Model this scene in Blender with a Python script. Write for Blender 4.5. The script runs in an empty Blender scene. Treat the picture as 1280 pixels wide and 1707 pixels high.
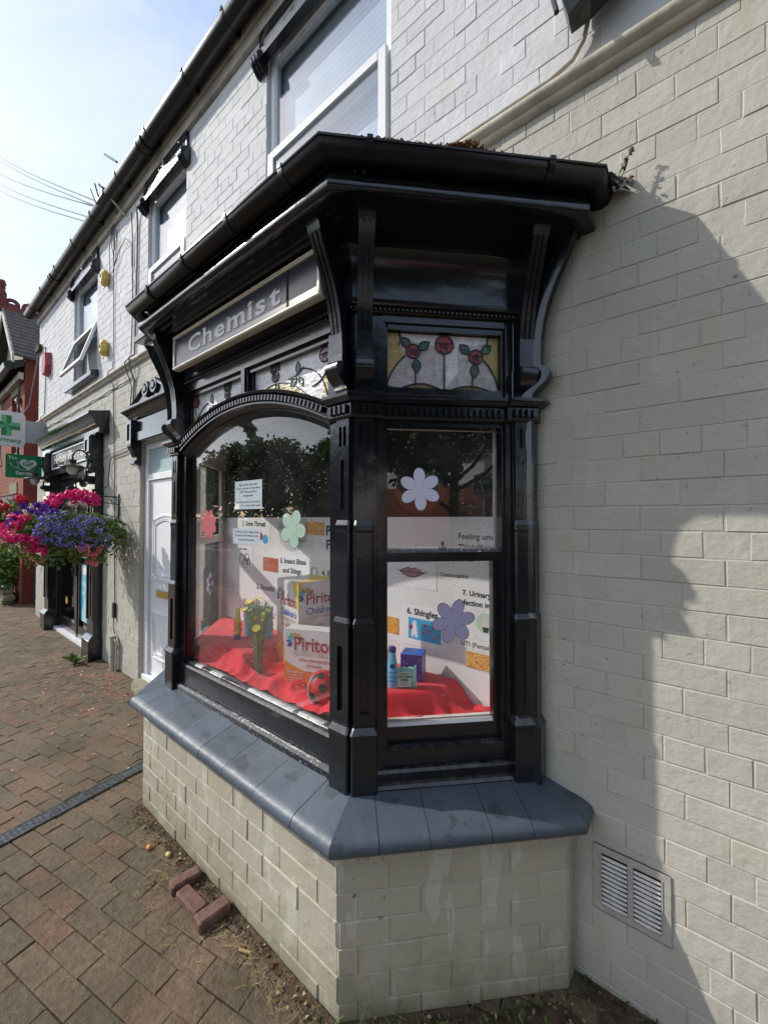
import bpy, bmesh, math, random
from mathutils import Vector, Matrix, noise as mnoise
random.seed(7)
PI = math.pi
S = bpy.context.scene
C = S.collection

# ------------------------------------------------------------------ camera
YAW, PITCH = math.radians(38.28), math.radians(1.01)
cf = Vector((-math.sin(YAW)*math.cos(PITCH), math.cos(YAW)*math.cos(PITCH), math.sin(PITCH)))
cr = Vector((math.cos(YAW), math.sin(YAW), 0)); cu = cr.cross(cf)
cam_d = bpy.data.cameras.new('camera'); cam = bpy.data.objects.new('camera', cam_d); C.objects.link(cam)
cam.matrix_world = Matrix(((cr.x, cu.x, -cf.x, 0), (cr.y, cu.y, -cf.y, -1.711), (cr.z, cu.z, -cf.z, 1.79), (0, 0, 0, 1)))
cam_d.sensor_fit = 'HORIZONTAL'; cam_d.sensor_width = 36; cam_d.lens = 36*650.9/1280
cam_d.clip_start = 0.02; cam_d.clip_end = 3000
S.camera = cam

# ------------------------------------------------------------------ sky and sun
sun_to = Vector((-1.66, -1.0, 1.42)).normalized()
W = bpy.data.worlds.new('World'); S.world = W; W.use_nodes = True
wn = W.node_tree; bg = wn.nodes['Background']
sky = wn.nodes.new('ShaderNodeTexSky'); sky.sky_type = 'NISHITA'; sky.sun_disc = False
sky.sun_elevation = math.asin(sun_to.z); sky.sun_rotation = math.atan2(sun_to.x, sun_to.y)
sky.air_density = 1.0; sky.dust_density = 1.0; sky.ozone_density = 1.3
tc = wn.nodes.new('ShaderNodeTexCoord'); mp = wn.nodes.new('ShaderNodeMapping'); mp.inputs['Scale'].default_value = (1.0, 1.6, 3.4); mp.inputs['Rotation'].default_value = (.2, .35, .5)
nz = wn.nodes.new('ShaderNodeTexNoise'); nz.inputs['Scale'].default_value = 1.6; nz.inputs['Detail'].default_value = 6; nz.inputs['Roughness'].default_value = .58; nz.inputs['Distortion'].default_value = .6
rp = wn.nodes.new('ShaderNodeValToRGB'); rp.color_ramp.elements[0].position = .36; rp.color_ramp.elements[0].color = (.17, .17, .17, 1); rp.color_ramp.elements[1].position = .74; rp.color_ramp.elements[1].color = (.78, .78, .78, 1)
mxs = wn.nodes.new('ShaderNodeMix'); mxs.data_type = 'RGBA'; mxs.inputs[7].default_value = (3.9, 4.05, 4.3, 1)
wn.links.new(tc.outputs['Generated'], mp.inputs[0]); wn.links.new(mp.outputs[0], nz.inputs['Vector']); wn.links.new(nz.outputs['Fac'], rp.inputs[0])
wn.links.new(rp.outputs[0], mxs.inputs[0]); wn.links.new(sky.outputs[0], mxs.inputs[6])     # thin high cloud over the clear sky
wn.links.new(mxs.outputs[2], bg.inputs[0]); bg.inputs[1].default_value = 0.15
sl = bpy.data.lights.new('sun', 'SUN'); sl.energy = 2.2; sl.angle = math.radians(0.55); sl.color = (1, .95, .87)
so = bpy.data.objects.new('sun', sl); C.objects.link(so)
so.rotation_euler = (-sun_to).to_track_quat('-Z', 'Y').to_euler(); so.location = sun_to*40
S.view_settings.view_transform = 'Standard'; S.view_settings.look = 'None'
S.view_settings.gamma = 1; S.view_settings.exposure = 0.86; S.view_settings.use_curve_mapping = False
try:
    S.cycles.max_bounces = 8; S.cycles.transparent_max_bounces = 16; S.cycles.caustics_reflective = False
except Exception: pass

# ------------------------------------------------------------------ materials
class NT:
    def __init__(s, name):
        s.m = bpy.data.materials.new(name); s.m.use_nodes = True; s.t = s.m.node_tree
        s.b = s.t.nodes['Principled BSDF']; s.out = s.t.nodes['Material Output']; s._co = None
    def n(s, k, **kw):
        x = s.t.nodes.new(k)
        for a, v in kw.items(): setattr(x, a, v)
        return x
    def l(s, a, b): s.t.links.new(a, b)
    def co(s):
        if s._co is None:
            g = s.n('ShaderNodeNewGeometry'); s._co = g.outputs['Position']; s.geo = g
        return s._co
    def val(s, sock, v):
        if hasattr(v, 'links') or hasattr(v, 'is_output'): s.l(v, sock)
        else: sock.default_value = v
    def math(s, op, a, b=0.0, clamp=False):
        x = s.n('ShaderNodeMath', operation=op, use_clamp=clamp); s.val(x.inputs[0], a); s.val(x.inputs[1], b); return x.outputs[0]
    def noise(s, scale, detail=4, rough=.55, co=None, dist=0.0):
        x = s.n('ShaderNodeTexNoise'); x.inputs['Scale'].default_value = scale; x.inputs['Detail'].default_value = detail
        x.inputs['Roughness'].default_value = rough; x.inputs['Distortion'].default_value = dist
        s.l(co or s.co(), x.inputs['Vector']); return x.outputs['Fac']
    def ramp(s, f, stops, mode='LINEAR'):
        x = s.n('ShaderNodeValToRGB'); x.color_ramp.interpolation = mode
        e = x.color_ramp.elements
        while len(e) < len(stops): e.new(.5)
        for i, (p, c) in enumerate(stops):
            e[i].position = p; e[i].color = (c, c, c, 1) if isinstance(c, (int, float)) else (*c, 1)
        s.l(f, x.inputs[0]); return x.outputs[0]
    def mix(s, f, a, b, mode='MIX'):
        x = s.n('ShaderNodeMix', data_type='RGBA', blend_type=mode); s.val(x.inputs[0], f)
        for i, v in ((6, a), (7, b)):
            if hasattr(v, 'links'): s.l(v, x.inputs[i])
            else: x.inputs[i].default_value = (*v, 1)
        return x.outputs[2]
    def scaled(s, sx, sy, sz):
        x = s.n('ShaderNodeMapping'); x.inputs['Scale'].default_value = (sx, sy, sz); s.l(s.co(), x.inputs[0]); return x.outputs[0]
    def bump(s, h, dist, strength=1.0, prev=None):
        x = s.n('ShaderNodeBump'); x.inputs['Distance'].default_value = dist; x.inputs['Strength'].default_value = strength
        s.l(h, x.inputs['Height'])
        if prev is not None: s.l(prev, x.inputs['Normal'])
        s.l(x.outputs[0], s.b.inputs['Normal']); return x.outputs[0]
    def sepz(s):
        x = s.n('ShaderNodeSeparateXYZ'); s.l(s.co(), x.inputs[0]); return x.outputs
    def set(s, col=None, rough=None, spec=None, metal=None, coat=None):
        if col is not None:
            if hasattr(col, 'links'): s.l(col, s.b.inputs['Base Color'])
            else: s.b.inputs['Base Color'].default_value = (*col, 1)
        if rough is not None: s.val(s.b.inputs['Roughness'], rough)
        if spec is not None: s.b.inputs['Specular IOR Level'].default_value = spec
        if metal is not None: s.b.inputs['Metallic'].default_value = metal
        if coat is not None: s.b.inputs['Coat Weight'].default_value = coat; s.b.inputs['Coat Roughness'].default_value = .06
        return s.m

def simple(name, col, rough=.5, spec=.5, metal=0, var=.12, vs=18, bump=0, bs=120, coat=None):
    t = NT(name); f = t.noise(vs, 4)
    c = t.mix(t.ramp(f, [(.3, 0), (.7, 1)]), tuple(x*(1-var) for x in col), tuple(min(1, x*(1+var)) for x in col))
    t.set(c, rough, spec, metal, coat)
    if bump: t.bump(t.noise(bs, 3), bump)
    return t.m

def wall_paint(name, base, alt, dirt, streaks=0.0, moss=False):
    t = NT(name)
    f1 = t.ramp(t.noise(2.2, 5), [(.35, 0), (.68, 1)])
    c = t.mix(f1, base, alt)
    # repaint patches: vertical touched-up streaks
    if streaks:
        f2 = t.ramp(t.noise(9, 3, .5, t.scaled(1.3, 1.3, .34)), [(.585, 0), (.60, 1)])
        c = t.mix(t.math('MULTIPLY', f2, streaks), c, (.56, .55, .475) if moss > .5 else tuple(min(1, x*1.16) for x in base))
    # little dark specks
    f5 = t.ramp(t.noise(6, 4, .55, t.scaled(1.5, 1.5, .6)), [(.60, 0), (.64, 1)])
    c = t.mix(t.math('MULTIPLY', f5, .30), c, tuple(a*b for a, b in zip(base, (.92, .84, .66))))
    f3 = t.ramp(t.noise(38, 2, .4), [(.685, 0), (.72, 1)])
    f3b = t.ramp(t.noise(1.7, 3), [(.46, 0), (.62, 1)])
    c = t.mix(t.math('MULTIPLY', t.math('MULTIPLY', f3, f3b), .75), c, dirt)
    c = t.mix(1.0, c, t.ramp(t.geo.outputs['Random Per Island'], [(0, .945), (1, 1.04)]), 'MULTIPLY')
    f4 = t.ramp(t.noise(70, 5, .65), [(.3, .9), (.75, 1.06)])
    c = t.mix(.5, c, f4, 'MULTIPLY')
    if moss:
        z = t.sepz()[2]
        g = t.ramp(t.math('ADD', t.math('MULTIPLY', z, -1.0), t.math('MULTIPLY', t.noise(6, 5, .65), .55)), [(.02, 0), (.30, 1)])
        c = t.mix(t.math('MULTIPLY', g, .65*moss), c, (.17, .155, .075) if moss > .5 else (.20, .17, .12))
    t.set(c, .78, .22)
    b0 = t.bump(t.noise(7, 4, .6), .006)
    b1 = t.bump(t.noise(26, 4, .6), .0032, 1, b0)
    t.bump(t.noise(190, 3, .6), .0006, 1, b1)
    return t.m

M = {}
M['cream'] = wall_paint('cream_masonry_paint', (.475, .458, .40), (.437, .42, .367), (.10, .075, .05), .22, .38)
M['cream_low'] = wall_paint('cream_plinth_paint', (.445, .41, .33), (.40, .367, .292), (.10, .08, .05), .5, 1.0)
M['white'] = wall_paint('white_masonry_paint', (.64, .64, .65), (.59, .59, .60), (.3, .28, .25), .1)
M['string'] = simple('stone_string_paint', (.50, .46, .37), .6, .3, var=.25, vs=9, bump=.002, bs=40)
M['soffit'] = simple('weathered_fascia_paint', (.42, .39, .34), .65, .3, var=.35, vs=5, bump=.001)
def gloss_black(name, base=(.0065, .0075, .0115), rough=.17, wear=0.0):
    t = NT(name)
    c = t.mix(t.ramp(t.noise(14, 4), [(.35, 0), (.7, 1)]), base, tuple(x*1.35 for x in base))
    nz_ = t.n('ShaderNodeSeparateXYZ'); t.l(t.geo.outputs['Normal'], nz_.inputs[0])
    du = t.math('MULTIPLY', t.ramp(nz_.outputs[2], [(.35, 0), (.85, 1)]), t.ramp(t.noise(24, 5, .7), [(.38, 0), (.72, .75)]))
    c = t.mix(du, c, (.11, .105, .10))                    # dust lying on ledges
    ch = t.ramp(t.noise(110, 4, .7), [(.735, 0), (.75, 1)]); c = t.mix(t.math('MULTIPLY', ch, .7), c, (.30, .30, .30))
    if wear:
        f = t.ramp(t.noise(60, 5, .7), [(.60-wear, 0), (.63-wear, 1)])
        c = t.mix(f, c, (.52, .53, .54))
    t.set(c, t.math('ADD', t.math('MULTIPLY', t.noise(30, 4), .16), rough-.07), .5, None, .42)
    b1 = t.bump(t.noise(95, 3, .6), .00045)
    t.bump(t.noise(14, 2, .5), .0016, 1, b1)
    return t.m
M['black'] = gloss_black('black_gloss_paint')
M['worn'] = gloss_black('flaking_black_paint', wear=-.01)
M['putty'] = gloss_black('flaked_putty', (.42, .41, .38), .5, .1)
M['plastic'] = simple('black_gutter_plastic', (.011, .0115, .0125), .28, .5, var=.3, vs=8, bump=.0006)
M['gutter_dirty'] = simple('dusty_gutter_plastic', (.0095, .009, .0088), .34, .35, var=.5, vs=14, bump=.001, bs=60)
def slate():
    t = NT('painted_sill_tile')
    c = t.mix(t.ramp(t.noise(7, 5, .6), [(.3, 0), (.72, 1)]), (.055, .073, .096), (.082, .104, .132))
    t.co(); c = t.mix(1.0, c, t.ramp(t.geo.outputs['Random Per Island'], [(0, .86), (1, 1.12)]), 'MULTIPLY')
    sc_ = t.ramp(t.noise(70, 4, .7), [(.70, 0), (.73, 1)]); c = t.mix(t.math('MULTIPLY', sc_, .5), c, (.30, .31, .32))
    f = t.ramp(t.noise(9, 3, .5, t.scaled(1, 1, 2.4)), [(.62, 0), (.64, 1)])
    c = t.mix(t.math('MULTIPLY', f, .45), c, (.02, .022, .028))
    t.set(c, t.math('ADD', t.math('MULTIPLY', t.noise(22, 4), .25), .34), .5)
    b = t.bump(t.noise(45, 3), .0012); t.bump(t.noise(9, 2), .003, 1, b)
    return t.m
M['slate'] = slate()
M['upvc'] = simple('white_window_plastic', (.80, .80, .81), .3, .5, var=.03)
M['doorwhite'] = simple('white_door_plastic', (.82, .82, .84), .35, .5, var=.03)
M['brass'] = simple('brass', (.62, .42, .12), .3, .5, 1.0)
M['lead'] = simple('lead_flashing', (.22, .23, .25), .45, .5, .4, var=.3, bump=.002, bs=30)
M['came'] = simple('lead_came', (.06, .06, .065), .4, .5, .6)
M['goldframe'] = simple('cream_sign_frame', (.74, .69, .58), .35, .5, var=.1)
M['signblue'] = simple('navy_sign_board', (.024, .03, .047), .25, .5, var=.2, vs=5)
M['signtext'] = simple('pale_sign_lettering', (.74, .75, .77), .45)
M['signshade'] = simple('sign_letter_outline', (.75, .75, .75), .4)
M['mortar_trim'] = simple('mortar_bed', (.47, .42, .34), .8, .2, var=.3, vs=25, bump=.002, bs=60)
M['joint'] = simple('dark_joint_sand', (.085, .072, .045), .9, .15, var=.4, vs=30, bump=.004, bs=50)
def paver_mat():
    t = NT('brindled_clay_paver'); t.co()
    r = t.geo.outputs['Random Per Island']
    c = t.ramp(r, [(0, (.182, .108, .068)), (.25, (.182, .126, .082)), (.5, (.152, .116, .075)), (.72, (.120, .098, .066)), (1, (.178, .110, .072))])
    f = t.ramp(t.noise(34, 7, .75), [(.3, .5), (.7, 1.45)])
    c = t.mix(1.0, c, f, 'MULTIPLY')
    d = t.ramp(t.noise(3.0, 5, .62), [(.40, 0), (.66, 1)])
    c = t.mix(t.math('MULTIPLY', d, .6), c, (.066, .055, .033))
    gm = t.ramp(t.noise(13, 2, .4), [(.71, 0), (.725, 1)]); c = t.mix(t.math('MULTIPLY', gm, .5), c, (.06, .055, .05))
    e = t.ramp(t.noise(1.1, 4, .6), [(.45, 0), (.65, 1)])
    c = t.mix(t.math('MULTIPLY', e, .4), c, (.195, .14, .09))
    sp = t.ramp(t.noise(150, 3, .7), [(.66, 0), (.72, 1)])
    c = t.mix(t.math('MULTIPLY', sp, .35), c, (.32, .28, .22))
    t.set(c, .78, .3)
    b = t.bump(t.noise(42, 6, .72), .010); t.bump(t.noise(170, 4, .65), .0028, 1, b)
    return t.m
M['paver'] = paver_mat()
def glass(name, ior=1.55, specks=0.0, tint=(1, 1, 1), rough=0.0, smear=0.0):
    t = NT(name)
    fr = t.n('ShaderNodeFresnel'); ge = t.n('ShaderNodeNewGeometry')
    ii = t.n('ShaderNodeMix', data_type='FLOAT'); t.l(ge.outputs['Backfacing'], ii.inputs[0]); ii.inputs[2].default_value = ior; ii.inputs[3].default_value = 1/ior; t.l(ii.outputs[0], fr.inputs[0])
    tr = t.n('ShaderNodeBsdfTransparent'); tr.inputs[0].default_value = (*tint, 1)
    gl = t.n('ShaderNodeBsdfGlossy'); gl.inputs['Roughness'].default_value = rough
    mx = t.n('ShaderNodeMixShader'); t.l(fr.outputs[0], mx.inputs[0]); t.l(tr.outputs[0], mx.inputs[1]); t.l(gl.outputs[0], mx.inputs[2])
    o = mx.outputs[0]
    if specks:
        v = t.n('ShaderNodeTexVoronoi'); v.inputs['Scale'].default_value = 52; t.l(t.co(), v.inputs['Vector'])
        a = t.ramp(v.outputs['Distance'], [(.09, 1), (.19, 0)])
        b = t.ramp(t.noise(5, 4, .6), [(.36, 0), (.60, 1)])
        wn_ = t.n('ShaderNodeTexWhiteNoise'); t.l(v.outputs['Position'], wn_.inputs[0])
        keep = t.ramp(wn_.outputs[0], [(.55, 0), (.56, 1)])
        fac = t.math('MULTIPLY', t.math('MULTIPLY', a, b), t.math('MULTIPLY', keep, specks))
        fac = t.math('ADD', fac, t.math('MULTIPLY', t.ramp(t.noise(2.6, 5, .6), [(.35, 0), (.75, 1)]), smear))
        df = t.n('ShaderNodeBsdfDiffuse'); df.inputs[0].default_value = (.7, .7, .7, 1)
        m2 = t.n('ShaderNodeMixShader'); t.l(fac, m2.inputs[0]); t.l(o, m2.inputs[1]); t.l(df.outputs[0], m2.inputs[2]); o = m2.outputs[0]
    t.l(o, t.out.inputs[0]); return t.m
M['glass'] = glass('rain_spotted_glass', 1.60, .55, (.985, .99, .99), 0, .026)
M['glass_up'] = glass('upper_window_glass', 2.2, 0, (.92, .95, .97))
M['glass_sash'] = glass('open_sash_glass', 11, 0, (.9, .93, .95))
M['glass_dark'] = glass('shop_door_glass', 1.8, 0, (.35, .4, .4))
def stained(name, col, rough=.30):
    t = NT(name)
    c = t.mix(t.ramp(t.noise(16, 3, .5, None, 1.5), [(.3, 0), (.7, 1)]), tuple(x*.72 for x in col), tuple(min(1, x*1.2) for x in col))
    t.set(c, rough, .6); t.bump(t.noise(30, 2, .5, t.scaled(.6, .6, 1.6), 1.2), .0035)
    return t.m
M['sg_lilac'] = stained('rippled_lilac_glass', (.50, .455, .47))
M['sg_white'] = stained('rippled_white_glass', (.74, .72, .75))
M['sg_yellow'] = stained('amber_glass', (.46, .36, .13))
M['sg_brown'] = stained('brown_hammered_glass', (.17, .12, .045))
M['sg_green'] = stained('green_glass', (.03, .13, .06))
M['sg_dgreen'] = stained('dark_green_glass', (.045, .085, .08))
M['sg_red'] = stained('ruby_glass', (.27, .03, .045))
M['sg_pink'] = stained('pink_glass', (.42, .25, .28))
M['frost'] = None
def frosted():
    t = NT('frosted_toplight_glass')
    c = t.mix(t.ramp(t.noise(55, 3, .6), [(.35, 0), (.65, 1)]), (.30, .44, .46), (.52, .64, .65)); t.set(c, .2, .6)
    t.bump(t.noise(60, 2), .006); return t.m
M['frost'] = frosted()
def red_cloth():
    t = NT('red_display_cloth'); c = t.mix(t.ramp(t.noise(6, 4), [(.3, 0), (.7, 1)]), (.66, .012, .03), (.80, .025, .05))
    t.set(c, .75, .2); t.b.inputs['Sheen Weight'].default_value = .25
    t.bump(t.noise(260, 2), .0008); return t.m
M['cloth'] = red_cloth()
M['paper'] = simple('white_paper', (.88, .88, .88), .75, .2, var=.03, vs=5)
M['paperblue'] = simple('pale_blue_paper', (.70, .77, .84), .6, .3, var=.03)
M['board'] = simple('white_display_board', (.85, .84, .83), .7, .2, var=.05, vs=4)
M['plaster'] = simple('pink_bounce_plaster', (.74, .67, .63), .6, .3, var=.12, vs=9)  # pale lining with pink bounce from the red cloth put into its colour
M['darkroom'] = simple('dark_shop_interior', (.20, .19, .165), .9, .1)
M['ink'] = simple('black_ink', (.015, .015, .015), .7, .2)
M['greyink'] = simple('grey_ink', (.16, .17, .2), .7, .2)
M['p_orange'] = simple('orange_carton', (.78, .30, .05), .4, .4, var=.08)
M['p_yellow'] = simple('yellow_carton', (.82, .60, .10), .4, .4, var=.06)
M['p_grey'] = simple('pale_grey_carton', (.78, .75, .73), .45, .4, var=.04)
M['p_red'] = simple('red_print', (.42, .03, .06), .5, .3)
M['p_gold'] = simple('gold_print', (.55, .38, .18), .5, .3)
M['p_white'] = simple('white_print', (.85, .80, .74), .5, .3)
for nm, c in dict(blue=(.02, .12, .50), sky=(.08, .42, .72), green=(.10, .38, .10), orange=(.80, .30, .04), brown=(.35, .10, .03), navy=(.03, .03, .20), purple=(.10, .035, .28), lime=(.45, .55, .05)).items():
    M['p_'+nm] = simple(nm+'_print', c, .4, .4, var=.1)
M['cyan'] = simple('cyan_bottle_plastic', (.16, .50, .75), .3, .5)
M['mint'] = simple('mint_wrapper', (.33, .66, .64), .22, .5, var=.25, vs=22, bump=.004, bs=40)
M['ballred'] = simple('red_ball_plastic', (.62, .012, .015), .2, .6, var=.05)
M['blackspot'] = simple('matt_black_patch', (.02, .015, .015), .5)
M['string_w'] = simple('white_string', (.75, .72, .66), .7)
M['stem'] = simple('pale_green_stems', (.23, .30, .09), .55, var=.4)
M['yflower'] = simple('yellow_blossom', (.82, .70, .10), .6, var=.2)
M['petal_lilac'] = simple('lilac_paper_petal', (.46, .42, .62), .6, .3, var=.03)
M['petal_pale'] = simple('pale_lilac_paper_petal', (.70, .69, .84), .6, .3, var=.03)
M['petal_green'] = simple('mint_paper_petal', (.55, .74, .60), .6, .3, var=.03)
M['petal_red'] = simple('red_paper_petal', (.80, .18, .22), .6, .3, var=.03)
M['petal_line'] = simple('dark_petal_outline', (.12, .05, .10), .7)
M['film'] = glass('clear_plastic_film', 1.7, 0, (.90, .91, .92), .08)
def photo(name, cols, scale):
    t = NT(name); f = t.noise(scale, 5, .7, None, 1.0)
    t.set(t.ramp(f, [(.30+.4*i/(len(cols)-1), c) for i, c in enumerate(cols)]), .4, .4); return t.m
M['ph_red'] = photo('red_skin_photo', [(.10, .02, .02), (.45, .06, .03), (.70, .22, .10), (.25, .03, .02)], 60)
M['ph_orange'] = photo('orange_skin_photo', [(.12, .03, .01), (.75, .25, .03), (.85, .55, .12), (.40, .08, .02)], 50)
M['ph_leaf'] = photo('speckled_orange_photo', [(.20, .03, .01), (.75, .18, .04), (.85, .62, .20), (.20, .30, .06)], 80)
M['ph_blue'] = simple('bright_blue_picture', (.06, .42, .72), .5, var=.1)
def leafmat(name, a, b, rough=.55):
    t = NT(name); t.co(); r = t.geo.outputs['Random Per Island']
    c = t.ramp(r, [(0, a), (1, b)]); t.set(c, rough, .35)
    tl = t.n('ShaderNodeBsdfTranslucent'); t.l(c, tl.inputs[0])
    mx = t.n('ShaderNodeMixShader'); mx.inputs[0].default_value = .3; t.l(t.b.outputs[0], mx.inputs[1]); t.l(tl.outputs[0], mx.inputs[2]); t.l(mx.outputs[0], t.out.inputs[0])
    return t.m
M['leaf'] = leafmat('basket_leaves', (.05, .10, .02), (.16, .24, .05))
M['leaf_tree'] = leafmat('tree_leaves', (.035, .055, .018), (.09, .125, .035))
M['leaf_far'] = leafmat('far_tree_leaves', (.075, .12, .04), (.17, .23, .085))
M['leaf_shrub'] = leafmat('shrub_leaves', (.06, .13, .02), (.20, .32, .08))
M['leaf_lime'] = leafmat('lime_shrub_leaves', (.22, .26, .02), (.42, .42, .05))
M['f_magenta'] = leafmat('magenta_geranium_petals', (.60, .01, .14), (.85, .03, .26))
M['f_red'] = leafmat('red_geranium_petals', (.50, .01, .03), (.80, .03, .06))
M['f_blue'] = leafmat('violet_lobelia_petals', (.13, .10, .45), (.36, .30, .70))
M['f_purple'] = leafmat('purple_petunia_petals', (.07, .01, .20), (.20, .05, .42))
M['f_pink'] = leafmat('pink_fuchsia_petals', (.75, .18, .22), (.85, .42, .42))
M['f_cream'] = leafmat('cream_leaf_edges', (.55, .52, .25), (.75, .72, .45))
M['bark'] = simple('tree_bark', (.06, .045, .032), .9, .2, var=.4, vs=20, bump=.01, bs=25)
M['straw'] = leafmat('dry_straw', (.30, .22, .09), (.55, .43, .22), .8)
M['soil'] = simple('dark_soil', (.075, .056, .038), .95, .1, var=.5, vs=25, bump=.012, bs=35)
M['steel'] = simple('chequered_drain_steel', (.13, .14, .145), .42, .5, .7, var=.4, vs=40, bump=.001)
M['iron'] = simple('black_wrought_iron', (.012, .012, .013), .45, .5)
M['cable'] = simple('grey_cable', (.20, .19, .18), .6)
M['cable_d'] = simple('dark_cable', (.03, .03, .03), .6)
M['pipe'] = simple('painted_waste_pipe', (.42, .40, .34), .5, var=.2)
M['ventplate'] = simple('painted_vent_plate', (.40, .385, .34), .5, .4, var=.12, vs=30)
M['ventlouvre'] = simple('bright_vent_louvre', (.60, .585, .56), .4, .5, var=.15, vs=60)
M['yellowbox'] = simple('yellow_wrapped_plastic', (.60, .42, .08), .4, .5, var=.3, vs=25, bump=.01, bs=30)
M['redbox'] = simple('faded_red_plastic', (.33, .05, .06), .5, var=.15)
M['sgreen'] = simple('sign_green', (.0, .20, .06), .35, var=.05)
M['sgreen2'] = simple('sign_light_green', (.10, .40, .18), .35, var=.05)
M['swhite'] = simple('sign_white_panel', (.66, .67, .67), .35, var=.04)
M['sgrey'] = simple('sign_arm_grey', (.36, .38, .40), .4, .5, .2, var=.08)
M['poster'] = photo('turquoise_poster_print', [(.02, .20, .42), (.05, .50, .66), (.55, .75, .78), (.06, .35, .55)], 7)
M['lampglass'] = simple('opal_lamp_glass', (.62, .60, .54), .25, .5, var=.06)
M['stone'] = simple('worn_step_stone', (.24, .225, .15), .85, .2, var=.3, vs=12, bump=.004, bs=30)
def brickmat(name, a, b, mortar, bw=.23, bh=.0775, axis='X'):
    t = NT(name); x, y, z = t.sepz()
    cb = t.n('ShaderNodeCombineXYZ'); t.l(x if axis == 'X' else y, cb.inputs[0]); t.l(z, cb.inputs[1])
    br = t.n('ShaderNodeTexBrick'); t.l(cb.outputs[0], br.inputs['Vector']); br.inputs['Scale'].default_value = 1
    br.inputs['Brick Width'].default_value = bw; br.inputs['Row Height'].default_value = bh; br.inputs['Mortar Size'].default_value = .006
    br.inputs['Color1'].default_value = (*a, 1); br.inputs['Color2'].default_value = (*b, 1); br.inputs['Mortar'].default_value = (*mortar, 1)
    c = t.mix(.6, br.outputs[0], t.ramp(t.noise(30, 5, .65), [(.3, .65), (.7, 1.2)]), 'MULTIPLY')
    t.set(c, .85, .2); inv = t.math('SUBTRACT', 1.0, br.outputs['Fac']); t.bump(inv, .005); return t.m
M['redbrick'] = brickmat('red_brick_front', (.30, .085, .05), (.24, .07, .045), (.26, .17, .13))
M['redbrick_shaded'] = brickmat('red_brick_shaded', (.24, .05, .04), (.19, .045, .035), (.16, .09, .075), axis='Y')  # darker copy of the front brick, shade of the side wall in the colour
M['terracotta'] = simple('dark_red_ridge_tile', (.16, .03, .025), .7, var=.25)
M['rooftile'] = simple('grey_brown_roof_tile', (.11, .095, .08), .8, var=.4, vs=14, bump=.004, bs=25)
M['roughcast'] = simple('grey_roughcast', (.36, .36, .28), .9, .1, var=.4, vs=30, bump=.012, bs=35)
M['timber'] = simple('weathered_fence_timber', (.20, .17, .15), .85, var=.3, vs=12, bump=.003)
M['asphalt'] = simple('asphalt', (.05, .05, .052), .85, .3, var=.25, vs=60, bump=.004, bs=150)
M['slab'] = simple('far_pavement_slab', (.25, .24, .22), .85, .2, var=.2, vs=6)
M['render'] = simple('white_house_render', (.72, .71, .68), .8, .2, var=.05)
M['moss'] = leafmat('rusty_moss', (.09, .035, .015), (.22, .10, .04), .9)
def blind():
    t = NT('pale_window_blind'); z = t.sepz()[2]
    w = t.math('SINE', t.math('MULTIPLY', z, 2*PI/.042)); f = t.ramp(t.math('MULTIPLY_ADD', w, .5), [(.1, 0), (.5, 1)])
    c = t.mix(f, (.62, .70, .79), (.76, .84, .92)); g_ = t.ramp(t.noise(1.6, 3), [(.35, .8), (.7, 1.1)])
    t.set(t.mix(1.0, c, g_, 'MULTIPLY'), .6, .3); return t.m
M['blind'] = blind()
M['winback'] = simple('dim_room_behind_glass', (.10, .12, .14), .8)
M['dusty'] = simple('dust_white_scuff', (.62, .6, .6), .8)

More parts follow.
